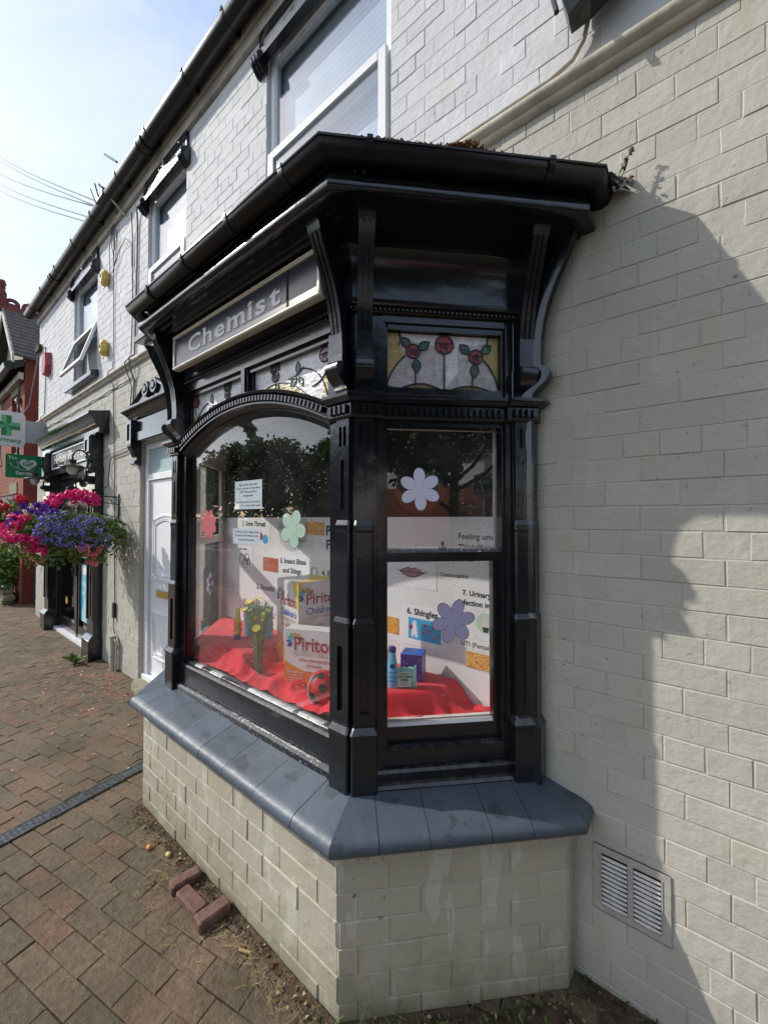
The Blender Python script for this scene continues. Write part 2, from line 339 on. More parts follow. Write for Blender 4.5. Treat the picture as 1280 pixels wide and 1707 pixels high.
# ------------------------------------------------------------------ mesh tools
class MB:
    def __init__(s): s.v = []; s.f = []; s.m = []; s.mats = []
    def mi(s, mat):
        if mat not in s.mats: s.mats.append(mat)
        return s.mats.index(mat)
    def add(s, vs, fs, mat):
        o = len(s.v); k = s.mi(mat)
        s.v.extend([tuple(p) for p in vs]); s.f.extend([tuple(i+o for i in f) for f in fs]); s.m.extend([k]*len(fs))
    def box(s, x0, x1, y0, y1, z0, z1, mat, fr=None):
        p = [(x, y, z) for z in (z0, z1) for y in (y0, y1) for x in (x0, x1)]
        if fr: p = [fr(*q) for q in p]
        s.add(p, [(0, 2, 3, 1), (4, 5, 7, 6), (0, 1, 5, 4), (2, 6, 7, 3), (0, 4, 6, 2), (1, 3, 7, 5)], mat)
    def bbox(s, x0, x1, y0, y1, z0, z1, mat, fr=None, b=.004):
        # box with chamfered edges: three nested slabs
        lv = [(z0, b), (z0+b, 0), (z1-b, 0), (z1, b)]
        rings = []
        for z, i in lv:
            X0, X1, Y0, Y1 = x0+i, x1-i, y0+i, y1-i
            rings.append([(X0+b, Y0, z), (X1-b, Y0, z), (X1, Y0+b, z), (X1, Y1-b, z), (X1-b, Y1, z), (X0+b, Y1, z), (X0, Y1-b, z), (X0, Y0+b, z)])
        s.rings(rings, mat, fr)
    def rings(s, rings, mat, fr=None, close=True, cap=True):
        n = len(rings[0]); vs = [p for r in rings for p in r]
        if fr: vs = [fr(*p) for p in vs]
        fs = []
        for k in range(len(rings)-1):
            for i in range(n if close else n-1):
                j = (i+1) % n; fs.append((k*n+i, k*n+j, (k+1)*n+j, (k+1)*n+i))
        if cap: fs += [tuple(range(n))[::-1], tuple(range((len(rings)-1)*n, len(rings)*n))]
        s.add(vs, fs, mat)
    def extrude(s, poly, d0, d1, mat, fr):
        # polygon of (u, z) between depths d0..d1 in frame fr(u, d, z)
        s.rings([[(u, d0, z) for u, z in poly], [(u, d1, z) for u, z in poly]], mat, fr)
    def slab(s, prof, u0, u1, mat, fr):
        # polygon of (d, z) along u
        s.rings([[(u0, d, z) for d, z in prof], [(u1, d, z) for d, z in prof]], mat, fr)
    def tube(s, pts, r, mat, n=8, cap=True):
        pts = [Vector(p) for p in pts]; rings = []
        rr = r if isinstance(r, (list, tuple)) else [r]*len(pts)
        t0 = (pts[1]-pts[0]).normalized()
        a = t0.orthogonal().normalized()
        for i, p in enumerate(pts):
            t = (pts[min(i+1, len(pts)-1)]-pts[max(i-1, 0)]).normalized()
            a = (a - t*a.dot(t))
            a = a.normalized() if a.length > 1e-6 else t.orthogonal().normalized()
            b = t.cross(a)
            rings.append([tuple(p+(a*math.cos(2*PI*k/n)+b*math.sin(2*PI*k/n))*rr[i]) for k in range(n)])
        s.rings(rings, mat, None, True, cap)
    def lathe(s, prof, c, mat, n=20, axis='Z'):
        rings = []
        for r, z in prof:
            if axis == 'Z': rings.append([(c[0]+r*math.cos(2*PI*k/n), c[1]+r*math.sin(2*PI*k/n), c[2]+z) for k in range(n)])
            else: rings.append([(c[0]+r*math.cos(2*PI*k/n), c[1]+z, c[2]+r*math.sin(2*PI*k/n)) for k in range(n)])
        s.rings(rings, mat)
    def sphere(s, c, r, mat, n=12, m=8, sc=(1, 1, 1)):
        rings = []
        for i in range(1, m):
            a = PI*i/m
            rings.append([(c[0]+sc[0]*r*math.sin(a)*math.cos(2*PI*k/n), c[1]+sc[1]*r*math.sin(a)*math.sin(2*PI*k/n), c[2]-sc[2]*r*math.cos(a)) for k in range(n)])
        s.rings(rings, mat)
    def quad(s, c, a, b, mat): 
        c, a, b = Vector(c), Vector(a), Vector(b)
        s.add([c-a-b, c+a-b, c+a+b, c-a+b], [(0, 1, 2, 3)], mat)
    def leaf(s, c, size, mat, up=None, asp=.6):
        d = Vector((random.gauss(0, 1), random.gauss(0, 1), random.gauss(0, 1))).normalized()
        if up is not None: d = (d*.8+Vector(up)).normalized()
        a = d.orthogonal().normalized(); a.rotate(Matrix.Rotation(random.uniform(0, 2*PI), 3, d)); b = d.cross(a)
        c = Vector(c); a = a*size; b = b*size*asp
        s.add([c-a, c-a*.15-b+d*size*.12, c+a, c-a*.15+b+d*size*.12], [(0, 1, 2, 3)], mat)

TXT = {}
def text_polys(string, size, bold=0.0):
    cu_ = bpy.data.curves.new('t', 'FONT'); cu_.body = string; cu_.size = size; cu_.offset = bold; cu_.resolution_u = 3
    o = bpy.data.objects.new('t', cu_); C.objects.link(o)
    dg = bpy.context.evaluated_depsgraph_get(); me = bpy.data.meshes.new_from_object(o.evaluated_get(dg))
    vs = [tuple(v.co) for v in me.vertices]; fs = [tuple(p.vertices) for p in me.polygons]
    bpy.data.objects.remove(o); bpy.data.curves.remove(cu_); bpy.data.meshes.remove(me)
    return vs, fs
def add_text(mb, string, u, z, size, mat, fr, d=.002, bold=0.0, width=None, align='L', shear=0, th=0):
    key = (string, size, bold)
    if key not in TXT: TXT[key] = text_polys(*key)
    vs, fs = TXT[key]
    if not vs: return
    w = max(v[0] for v in vs)-min(v[0] for v in vs); k = (width/w) if width else 1
    off = {'L': 0, 'C': -w*k/2, 'R': -w*k}[align]; x0 = min(v[0] for v in vs)
    P = [fr(u+off+(v[0]-x0)*k+shear*v[1], d, z+v[1]) for v in vs]
    mb.add(P, fs, mat)
    if th:
        # give the letters a thickness: side walls round the outline
        from collections import Counter
        ed = Counter()
        for f in fs:
            for i in range(len(f)): ed[frozenset((f[i], f[(i+1) % len(f)]))] += 1
        B = [fr(u+off+(v[0]-x0)*k+shear*v[1], d-th, z+v[1]) for v in vs]
        n = len(vs); sf = [(a, b, b+n, a+n) for e, c in ed.items() if c == 1 for a, b in [tuple(e)]]
        mb.add(P+B, sf, mat)

def bevel_normals(me, smooth):
    if smooth:
        for p in me.polygons: p.use_smooth = True
def build(name, mb, parent=None, smooth=False, origin=None):
    me = bpy.data.meshes.new(name); 
    org = Vector((0, 0, 0))
    top = parent is None
    if top and origin is None and mb.v:
        xs, ys, zs = zip(*mb.v); org = Vector(((min(xs)+max(xs))/2, (min(ys)+max(ys))/2, min(zs)))
    elif origin is not None: org = Vector(origin)
    vs = [(x-org.x, y-org.y, z-org.z) for x, y, z in mb.v] if org.length > 0 else mb.v
    me.from_pydata(vs, [], mb.f); me.polygons.foreach_set('material_index', mb.m)
    for m in mb.mats: me.materials.append(M[m] if isinstance(m, str) else m)
    bm = bmesh.new(); bm.from_mesh(me); bmesh.ops.recalc_face_normals(bm, faces=bm.faces)
    bm.to_mesh(me); bm.free()
    if smooth:
        for p in me.polygons: p.use_smooth = True
        me.set_sharp_from_angle(angle=math.radians(smooth if smooth is not True else 40))
    me.update()
    o = bpy.data.objects.new(name, me); C.objects.link(o)
    if top: o.location = org
    else:
        o.parent = parent
        if parent.type == 'EMPTY': o.location = -parent.location
        elif parent.parent is None and parent.type == 'MESH': o.location = -parent.location
    return o
def tag(o, label=None, cat=None, group=None, kind=None):
    if label: o['label'] = label
    if cat: o['category'] = cat
    if group: o['group'] = group
    if kind: o['kind'] = kind
    return o
def thing(name, label, cat, loc, group=None):
    o = bpy.data.objects.new(name, None); C.objects.link(o); o.location = loc; o.empty_display_size = .1
    return tag(o, label, cat, group)
def copy_tree(o, parent=None):
    c = o.copy(); C.objects.link(c)
    if parent is not None: c.parent = parent
    for ch in list(o.children): copy_tree(ch, c)
    return c
def frame(o, u, n):
    o = Vector((*o, 0)); u = Vector((*u, 0)); n = Vector((*n, 0))
    def fr(a, d, z):
        p = o+u*a+n*d; return (p.x, p.y, p.z+z)
    return fr
def planeframe(o, u, up):
    o, u, up = Vector(o), Vector(u).normalized(), Vector(up).normalized(); n = u.cross(up)
    return lambda a, d, z: tuple(o+u*a+n*d+up*z)
WF = frame((0, 0), (1, 0), (0, -1))        # main wall: u = x, d towards the street
R2 = 2**-.5

# ------------------------------------------------------------------ ground
g = MB(); g.add([(-400, -400, -.045), (400, -400, -.045), (400, 400, -.045), (-400, 400, -.045)], [(0, 1, 2, 3)], 'slab')
tag(build('ground', g), kind='structure')
g = MB(); g.add([(-60, -4.6, -.02), (40, -4.6, -.02), (40, .3, -.02), (-60, .3, -.02)], [(0, 1, 2, 3)], 'joint'); tag(build('pavement_bed', g), kind='structure')
def pavers():
    mb = MB(); ang = math.radians(12.4); c, s_ = math.cos(ang), math.sin(ang); pw, ph = .213, .0985
    ox, oy = -2.227, -1.204
    for r in range(-52, 40):
        for k in range(-58, 24):
            u = k*pw+(r % 2)*pw*.5; v = r*ph
            x, y = ox+(u+pw/2)*c-(v+ph/2)*s_, oy+(u+pw/2)*s_+(v+ph/2)*c
            if not (-13 < x < 1.2 and -4.5 < y < .2): continue
            if y < -1.9+.05*x*0 and x > -1 and y < -2.6: continue
            if y > -.62 and -2.60 < x < -1.1: continue
            j = .0012; b = .0034; h = random.uniform(-.002, .002); t1, t2 = random.uniform(-.002, .002), random.uniform(-.002, .002); ra = random.uniform(-.012, .012)
            jx, jy = random.uniform(-.002, .002), random.uniform(-.002, .002); cb_ = [random.uniform(.5, 2.2) if random.random() < .35 else 1 for _ in range(4)]
            a0, a1, b0, b1 = -pw/2+j, pw/2-j, -ph/2+j, ph/2-j
            def P(a, bb, z):
                a2, b2 = a*math.cos(ra)-bb*math.sin(ra)+jx, a*math.sin(ra)+bb*math.cos(ra)+jy
                return (x+a2*c-b2*s_, y+a2*s_+b2*c, z+h+(t1*a/.1+t2*bb/.05 if z > -.005 else 0))
            lo = [P(a0, b0, -.022), P(a1, b0, -.022), P(a1, b1, -.022), P(a0, b1, -.022)]
            mi = [P(a0, b0, -b*.8), P(a1, b0, -b*.8), P(a1, b1, -b*.8), P(a0, b1, -b*.8)]
            hi = [P(a0+b*cb_[0], b0+b*cb_[0], 0), P(a1-b*cb_[1], b0+b*cb_[1], 0), P(a1-b*cb_[2], b1-b*cb_[2], 0), P(a0+b*cb_[3], b1-b*cb_[3], 0)]
            o = [(i, (i+1) % 4, 4+(i+1) % 4, 4+i) for i in range(4)]+[(4+i, 4+(i+1) % 4, 8+(i+1) % 4, 8+i) for i in range(4)]+[(8, 9, 10, 11)]
            mb.add(lo+mi+hi, o, 'paver')
    return mb
tag(build('paving', pavers()), kind='structure')
g = MB(); g.box(-60, 40, -4.75, -4.6, -.04, .0, 'slab'); tag(build('kerb', g), kind='structure')
g = MB(); g.add([(-120, -11, -.04), (120, -11, -.04), (120, -4.75, -.04), (-120, -4.75, -.04)], [(0, 1, 2, 3)], 'asphalt'); tag(build('road', g), kind='structure')

# ------------------------------------------------------------------ terrace building
def sub_rects(r, holes):
    out = [r]
    for (a, b, c, d) in holes:
        nxt = []
        for (u0, u1, z0, z1) in out:
            if b <= u0 or a >= u1 or d <= z0 or c >= z1: nxt.append((u0, u1, z0, z1)); continue
            if a > u0: nxt.append((u0, a, z0, z1))
            if b < u1: nxt.append((b, u1, z0, z1))
            m0, m1 = max(u0, a), min(u1, b)
            if c > z0: nxt.append((m0, m1, z0, c))
            if d < z1: nxt.append((m0, m1, d, z1))
        out = nxt
    return out
def bricks(mb, mat, fr, u0, u1, z0, z1, holes=(), course=.0904, zoff=.0282, st=.232, uoff=-.378, bond='garden', proud=.0025, back=True, rough=1.0):
    if back:
        us = sorted(set([u0, u1]+[min(max(h[i], u0), u1) for h in holes for i in (0, 1)])); zs = sorted(set([z0, z1]+[min(max(h[i], z0), z1) for h in holes for i in (2, 3)]))
        for i in range(len(us)-1):
            for k in range(len(zs)-1):
                cu_, cz = (us[i]+us[i+1])/2, (zs[k]+zs[k+1])/2
                if any(h[0] < cu_ < h[1] and h[2] < cz < h[3] for h in holes): continue
                mb.add([fr(us[i], 0, zs[k]), fr(us[i+1], 0, zs[k]), fr(us[i+1], 0, zs[k+1]), fr(us[i], 0, zs[k+1])], [(0, 1, 2, 3)], mat)
    for r in range(int((z0-zoff)/course)-1, int((z1-zoff)/course)+2):
        a0, a1 = zoff+r*course, zoff+(r+1)*course
        if bond == 'garden' and r % 4 == 2: w, o = st/2, uoff-st/4
        else: w, o = st, uoff+(0 if r % 2 else st/2)
        for k in range(int((u0-o)/w)-2, int((u1-o)/w)+3):
            b0, b1 = o+k*w, o+(k+1)*w
            R = (max(b0, u0), min(b1, u1), max(a0, z0), min(a1, z1))
            if R[1]-R[0] < .012 or R[3]-R[2] < .012: continue
            for (p0, p1, q0, q1) in sub_rects(R, holes):
                if p1-p0 < .014 or q1-q0 < .014: continue
                j = .0010+abs(random.gauss(0, .0007))*rough; b = random.uniform(.0012, .0028)*rough; pr = proud*(.35 if random.random() < .22 else 1)+random.uniform(-.0010, .0012)*rough
                jt = lambda: random.uniform(-.0016, .0016)*rough
                lo = [(p0+j+jt(), q0+j+jt()), (p1-j+jt(), q0+j+jt()), (p1-j+jt(), q1-j+jt()), (p0+j+jt(), q1-j+jt())]
                bb = [b*random.uniform(.7, 1.8) for _ in range(4)]
                hi = [(lo[0][0]+bb[0], lo[0][1]+bb[0]), (lo[1][0]-bb[1], lo[1][1]+bb[1]), (lo[2][0]-bb[2], lo[2][1]-bb[2]), (lo[3][0]+bb[3], lo[3][1]-bb[3])]
                vs = [fr(u, 0, z) for u, z in lo]+[fr(u, pr+random.uniform(-.0006, .0006)*rough, z) for u, z in hi]
                mb.add(vs, [(0, 1, 5, 4), (1, 2, 6, 5), (2, 3, 7, 6), (3, 0, 4, 7), (4, 5, 6, 7)], mat)

WIN = [(-2.47, -1.30, 3.80, 5.27, 4.49), (-4.62, -3.745, 3.80, 5.27, 4.49), (-7.36, -6.29, 3.80, 5.27, 4.47)]
DOOR = (-4.77, -3.80, .03, 2.62)
SHOP = (-8.30, -6.12, .03, 2.62)
BAYH = (-3.22, -.60, .72, 2.60)
VENT = (-.325, -.065, .30, .545)
bld = thing('terrace_building', 'long two storey building of white and cream painted brick with black gutter', 'building', (-3.3, .15, 0))
mb = MB(); bricks(mb, 'cream', WF, -9.6, 1.5, 0, 3.53, [DOOR, SHOP, BAYH]); build('lower_wall', mb, bld)
mb = MB(); bricks(mb, 'white', WF, -9.6, 1.5, 3.60, 5.47, [w[:4] for w in WIN]); build('upper_wall', mb, bld)
for (x0, x1, z0, z1) in [w[:4] for w in WIN]+[DOOR, SHOP]:
    m = 'white' if z0 > 3 else 'cream'; mb = MB()
    mb.box(x0-.01, x0, .002, .12, z0, z1, m); mb.box(x1, x1+.01, .002, .12, z0, z1, m); mb.box(x0, x1, .002, .12, z1, z1+.01, m); build('window_reveal' if z0 > 3 else 'door_reveal', mb, bld)
mb = MB(); mb.box(-9.6, -9.58, .01, 7, 0, 5.6, 'cream'); mb.box(3.0, 3.02, .01, 7, 0, 5.6, 'cream'); mb.box(-9.58, 3, 6.98, 7, 0, 5.6, 'cream'); mb.box(1.5, 3.0, 0, .02, 0, 5.6, 'cream')
build('side_wall', mb, bld)
mb = MB(); mb.box(-9.58, 3, .3, 6.98, 2.95, 3.05, 'darkroom'); build('upper_floor', mb, bld)
mb = MB()   # string course: three stepped mouldings
mb.slab([(0, 3.527), (.022, 3.532), (.03, 3.545), (.03, 3.553), (.046, 3.560), (.056, 3.572), (.056, 3.588), (.047, 3.596), (.030, 3.600), (.022, 3.612), (0, 3.624)], -9.63, 1.6, 'string', WF)
build('string_course', mb, bld, smooth=50)
mb = MB(); mb.box(-9.66, 3, -.035, .02, 5.455, 5.60, 'soffit'); mb.box(-9.66, 3, -.055, -.036, 5.555, 5.62, 'soffit'); build('fascia_board', mb, bld)
mb = MB(); mb.add([(-9.7, -.16, 5.64), (3, -.16, 5.64), (3, 3.5, 8.2), (-9.7, 3.5, 8.2), (-9.7, 7.1, 5.6), (3, 7.1, 5.6)], [(0, 1, 2, 3), (3, 2, 5, 4)], 'rooftile'); build('roof', mb, bld)
def halfround(fr, u0, u1, dc, zc, r, mat, mb, th=.004, n=14):
    prof = [(dc-r*math.cos(PI*i/n), zc-r*math.sin(PI*i/n)) for i in range(n+1)]+[(dc+(r-th)*math.cos(PI*i/n), zc-(r-th)*math.sin(PI*i/n)) for i in range(n+1)]
    mb.slab(prof, u0, u1, mat, fr)
mb = MB(); halfround(WF, -9.76, 3.0, .135, 5.635, .075, 'plastic', mb); mb.extrude([(0, 0)], 0, 0, 'plastic', WF) if 0 else None
gut = build('gutter', mb, bld, smooth=50)
mb = MB(); mb.rings([[(-9.765, -.135+.079*math.cos(PI+PI*i/12), 5.637+.079*math.sin(PI+PI*i/12)) for i in range(13)], [(-9.75, -.135+.079*math.cos(PI+PI*i/12), 5.637+.079*math.sin(PI+PI*i/12)) for i in range(13)]], 'plastic'); build('stop_end', mb, gut)
for x in [-9.3, -8.5, -7.6, -6.7, -5.9, -5.0, -4.2, -3.4, -2.75, -2.0, -1.2, -.4, .5, 1.4]:
    mb = MB(); halfround(WF, x-.014, x+.014, .135, 5.637, .081, 'plastic', mb, .007); mb.box(x-.014, x+.014, -.07, -.0362, 5.56, 5.61, 'plastic'); mb.box(x-.011, x+.011, -.22, -.205, 5.63, 5.66, 'plastic')
    build('gutter_bracket', mb, gut, smooth=50)
for x in [-7.9, -4.35, -2.35, 0.2]:
    mb = MB(); halfround(WF, x-.06, x+.06, .135, 5.634, .0815, 'plastic', mb, .008)
    for e in (-.05, .05): halfround(WF, x+e-.008, x+e+.008, .135, 5.634, .0865, 'plastic', mb, .012)
    build('gutter_joint', mb, gut, smooth=50)

def upvc_window(x0, x1, z0, z1, zr, tilt):
    w = MB(); f = .052; d0, d1 = -.095, -.030
    w.bbox(x0+.004, x0+f, .030, .095, z0, z1-.004, 'upvc'); w.bbox(x1-f, x1-.004, .030, .095, z0, z1-.004, 'upvc')
    w.bbox(x0+f, x1-f, .030, .095, z1-f, z1-.004, 'upvc'); w.bbox(x0+f, x1-f, .030, .095, zr-.03, zr+.035, 'upvc'); w.bbox(x0+f, x1-f, .030, .095, z0, z0+.05, 'upvc')
    for (a, b, c, d) in ((x0+f, x1-f, zr+.035, z1-f),):
        w.box(a, a+.012, .042, .08, c, d, 'upvc'); w.box(b-.012, b, .042, .08, c, d, 'upvc'); w.box(a+.012, b-.012, .042, .08, c, c+.012, 'upvc'); w.box(a+.012, b-.012, .042, .08, d-.012, d, 'upvc')
    o = build('window', w, bld)
    p = MB(); p.box(x0+f+.012, x1-f-.012, .056, .060, zr+.047, z1-f-.012, 'glass_up'); build('pane', p, o)
    p = MB(); p.add([(x0+.02, .115, z0), (x1-.02, .115, z0), (x1-.02, .115, z1), (x0+.02, .115, z1)], [(0, 1, 2, 3)], 'blind')
    build('blind', p, o)
    # lower sash hinged at its head
    p = MB(); h = zr-.03-z0-.03; zt = zr+.0; ca, sa = math.cos(tilt), math.sin(tilt)
    def sf(u, d, z): # z measured down from hinge
        return (u, .026-(d*ca+z*sa), zt-(z*ca-d*sa))
    a, b = x0+.03, x1-.03; q = .06
    p.bbox(a, a+q, 0, .035, 0, h, 'upvc', sf); p.bbox(b-q, b, 0, .035, 0, h, 'upvc', sf); p.bbox(a+q, b-q, 0, .035, 0, q, 'upvc', sf); p.bbox(a+q, b-q, 0, .035, h-q, h, 'upvc', sf)
    s_ = build('sash', p, o)
    p = MB(); p.box(a+q, b-q, .014, .018, q, h-q, 'glass_sash' if tilt else 'glass_up', sf); build('pane', p, o)
    # sloping black sill
    p = MB(); p.slab([(-.03, 3.70), (.085, 3.69), (.095, 3.70), (.095, 3.755), (.085, 3.765), (-.03, 3.80)], x0-.09, x1+.09, 'black', WF); build('sill', p, o, smooth=30)
    # carved black head: ogee label with scroll corbels
    p = MB(); L = (x1-x0)/2+.02; xc = (x0+x1)/2; zb = 5.215
    N = 40; top = []
    for i in range(N+1):
        t = -1+2*i/N; a = abs(t)
        top.append((xc+t*L, zb+.045+.075*(1-a)**1.6+.02*math.exp(-((a-.96)/.05)**2)))
    p.extrude([(xc-L, zb), (xc+L, zb)]+top[::-1], 0.0, .055, 'black', WF)
    for sg in (-1, 1):
        pts = [(xc+sg*(.035+.024*math.cos(t)), -.05, zb+.155+.024*math.sin(t)*1.2) for t in [k*PI/6 for k in range(-6, 8)]]
        p.tube(pts, .008, 'black', 6)
        pts = [(xc+sg*L*(1-.00-.20*k/8), -.05, zb+.085+.085*math.sin(PI*.5*k/8)) for k in range(9)]
        p.tube(pts, .009, 'black', 6)
        p.box(xc+sg*(L+.03)-.006, xc+sg*(L+.03)+.006, -.03, -.001, zb+.02, zb+.215, 'black')
    p.box(xc-L-.036, xc+L+.036, -.03, -.001, zb+.215, zb+.228, 'black')
    hd = build('carved_head', p, o, smooth=40)
    for sg in (-1, 1):
        p = MB(); cx = xc+sg*(L+.015)
        prof = [(0, zb-.09)]+[(.03+.055*math.sin(PI*k/10), zb-.085+.15*k/10) for k in range(11)]+[(0, zb+.075)]
        p.slab(prof, cx-.05, cx+.05, 'black', WF)
        for e in (-.033, 0, .033):
            p.slab([(0, zb-.095)]+[(.036+.058*math.sin(PI*k/10), zb-.09+.16*k/10) for k in range(11)]+[(0, zb+.08)], cx+e-.009, cx+e+.009, 'black', WF)
        build('corbel', p, hd, smooth=40)
    return o
upvc_window(*WIN[0], 0.0); upvc_window(*WIN[1], 0.0); upvc_window(*WIN[2], math.radians(17))

# front door and its surround
x0, x1, z0, z1 = DOOR
p = MB()
for (a, b) in ((x0+.004, x0+.075), (x1-.075, x1-.004)):
    p.bbox(a, b, .045, .11, z0+.07, z1-.004, 'doorwhite')
p.bbox(x0+.075, x1-.075, .045, .11, z1-.07, z1-.004, 'doorwhite'); p.bbox(x0+.075, x1-.075, .045, .11, 2.21, 2.28, 'doorwhite')
p.bbox(x0+.004, x1-.004, .02, .11, z0, z0+.07, 'doorwhite')
for e, dd in ((.082, .035), (.10, .030)): p.box(x0+e, x0+e+.012, .045-.008, .05, .12, 2.2, 'doorwhite')
dr = build('door', p, bld)
p = MB(); a, b = x0+.08, x1-.08
p.box(a, b, .07, .10, z0+.075, 2.205, 'doorwhite')
def ring_panel(u0, u1, c0, c1, arch=0):
    for k, (ins, yy, w_) in enumerate(((0, .058, .018), (.035, .062, .01), (.055, .060, .008))):
        U0, U1, C0, C1 = u0+ins, u1-ins, c0+ins, c1-ins
        p.box(U0, U0+w_, yy, .0702, C0, C1, 'doorwhite'); p.box(U1-w_, U1, yy, .0702, C0, C1, 'doorwhite'); p.box(U0+w_, U1-w_, yy, .0702, C0, C0+w_, 'doorwhite')
        if arch:
            n = 10
            for i in range(n):
                t0, t1 = i/n, (i+1)/n; A = lambda t: C1+arch*math.sin(PI*t)
                p.rings([[(U0+(U1-U0)*t0, y_, A(t0)), (U0+(U1-U0)*t1, y_, A(t1)), (U0+(U1-U0)*t1, y_, A(t1)-w_), (U0+(U1-U0)*t0, y_, A(t0)-w_)] for y_ in (yy, .0702)], 'doorwhite')
        else: p.box(U0+w_, U1-w_, yy, .0702, C1-w_, C1, 'doorwhite')
ring_panel(a+.10, b-.10, 1.14, 1.78, .055); ring_panel(a+.10, b-.10, .30, .80)
p.box(a, a+.02, .055, .0702, .11, 2.19, 'doorwhite')
build('door_leaf', p, dr)
p = MB(); p.bbox(a+.22, b-.22, .052, .0698, .965, 1.035, 'brass'); p.box(a+.25, b-.25, .046, .053, .975, 1.025, 'brass'); build('letter_box', p, dr)
p = MB(); p.box(x0+.075, x1-.075, .072, .08, 2.28, z1-.07, 'frost'); build('toplight', p, dr)
# pedimented door surround, black
sr = MB(); xc = (x0+x1)/2; HL = .62
sr.slab([(0, 2.86), (.05, 2.86), (.07, 2.875), (.08, 2.90), (.12, 2.93), (.155, 2.945), (.16, 2.955), (.16, 2.975), (0, 2.985)], xc-HL, xc+HL, 'black', WF)
sr.box(xc-HL+.10, xc+HL-.10, -.055, -.0005, 2.62, 2.86, 'black'); sr.box(xc-HL+.12, xc+HL-.12, -.075, -.055, 2.63, 2.72, 'black')
so_ = build('door_surround', sr, bld, smooth=40)
p = MB(); N = 24
for sg in (-1, 1):
    poly = [(xc+sg*.085, 2.985)]
    for i in range(N+1):
        t = i/N; x = xc+sg*(.085+(HL-.10)*t); poly.append((x, 2.987+.20*(1-t)**1.7+.015*math.sin(PI*t)))
    poly.append((xc+sg*(HL-.02), 2.985))
    p.extrude(poly, .005, .085, 'black', WF)
    cx, cz = xc+sg*.10, 3.125
    p.lathe([(.0, -.115), (.03, -.115), (.034, -.108), (.034, -.10), (.05, -.098), (.052, -.108), (.075, -.11), (.08, -.10), (.08, -.02), (0, -.02)], (cx, 0, cz), 'black', 24, 'Y')
    lip = [(xc+sg*(.085+(HL-.10)*i/N), -.095, 2.995+.20*(1-i/N)**1.7+.015*math.sin(PI*i/N)) for i in range(N+1)]
    p.tube(lip, .014, 'black', 6)
build('pediment', p, so_, smooth=40)
for sg in (-1, 1):
    p = MB(); cx = xc+sg*(HL-.10)
    p.box(cx-.065, cx+.065, -.10, -.0005, 2.60, 2.86, 'black')
    p.box(cx-.065, cx-.04, -.112, -.10, 2.60, 2.86, 'black'); p.box(cx+.04, cx+.065, -.112, -.10, 2.60, 2.86, 'black'); p.box(cx-.04, cx+.04, -.112, -.10, 2.60, 2.64, 'black'); p.box(cx-.04, cx+.04, -.112, -.10, 2.82, 2.86, 'black')
    prof = [(0, 2.38), (.05, 2.38), (.075, 2.395), (.07, 2.42), (.05, 2.435), (.05, 2.47), (.075, 2.53), (.10, 2.58), (.10, 2.60), (0, 2.60)]
    p.slab(prof, cx-.058, cx+.058, 'black', WF)
    for e in (-.036, 0, .036): p.slab([(0, 2.43)]+[(q+.008, z) for q, z in prof[5:9]]+[(0, 2.60)], cx+e-.01, cx+e+.01, 'black', WF)
    build('console', p, so_, smooth=40)
p = MB(); p.rings([[(-4.36+.47*r*math.cos(PI+PI*i/20), .04+.19*r*math.sin(PI+PI*i/20), z) for i in range(21)] for r, z in ((1, -.02), (1, .035), (.97, .05))], 'stone')
tag(build('door_step', p), 'mossy half round stone step under the white front door', 'step')

# ------------------------------------------------------------------ black bay shopfront
bay = thing('bay_shopfront', 'black Victorian canted bay shop window on a cream brick plinth', 'bay window', (-1.8635, -.35, 0))
CX = -1.8635
FR_F = frame((CX, -.70), (1, 0), (0, -1)); FR_R = frame((-1.007, -.70), (R2, R2), (R2, -R2)); FR_RR = frame((-.389, -.082), (0, 1), (1, 0))
FR_L = frame((-2.72, -.70), (-R2, R2), (-R2, -R2)); FR_LL = frame((-3.338, -.082), (0, 1), (-1, 0))
def path(d, ls=0.0):
    k = .41421356*d
    R_ = [(-.389+d, .0), (-.389+d, -.082-k), (-1.007+k, -.70-d)]
    L_ = [(2*CX-x+ls, y) for x, y in R_][::-1]
    return R_+L_
def sweep(mb, prof, mat, ls=0.0, sl=slice(None)):
    P = [path(d, ls)[sl] for d, z in prof]
    mb.rings([[(P[i][k][0], P[i][k][1], prof[i][1]) for i in range(len(prof))] for k in range(len(P[0]))], mat)
def poly_at(d, z, ls=0.0): return [(x, y, z) for x, y in path(d, ls)]
# plinth
mb = MB()
kw = dict(course=.0961, zoff=.065, bond='stretch', proud=.0038, back=True, rough=1.3)
bricks(mb, 'cream_low', FR_F, -.8565, .8565, 0, .575, uoff=.8565-.10, st=.232, **kw)
bricks(mb, 'cream_low', FR_R, .0, .874, 0, .575, uoff=.073, st=.228, **kw)
bricks(mb, 'cream_low', FR_RR, 0, .09, 0, .575, uoff=.5, st=.232, **kw)
bricks(mb, 'cream_low', FR_L, 0, .874, 0, .575, uoff=.073, st=.228, **kw); bricks(mb, 'cream_low', FR_LL, 0, .09, 0, .575, uoff=.5, st=.232, **kw)
build('plinth', mb, bay)
mb = MB(); sweep(mb, [(-.05, .57), (.006, .572), (.012, .58), (.012, .607), (.004, .622), (-.05, .622)], 'mortar_trim'); build('mortar_course', mb, bay)
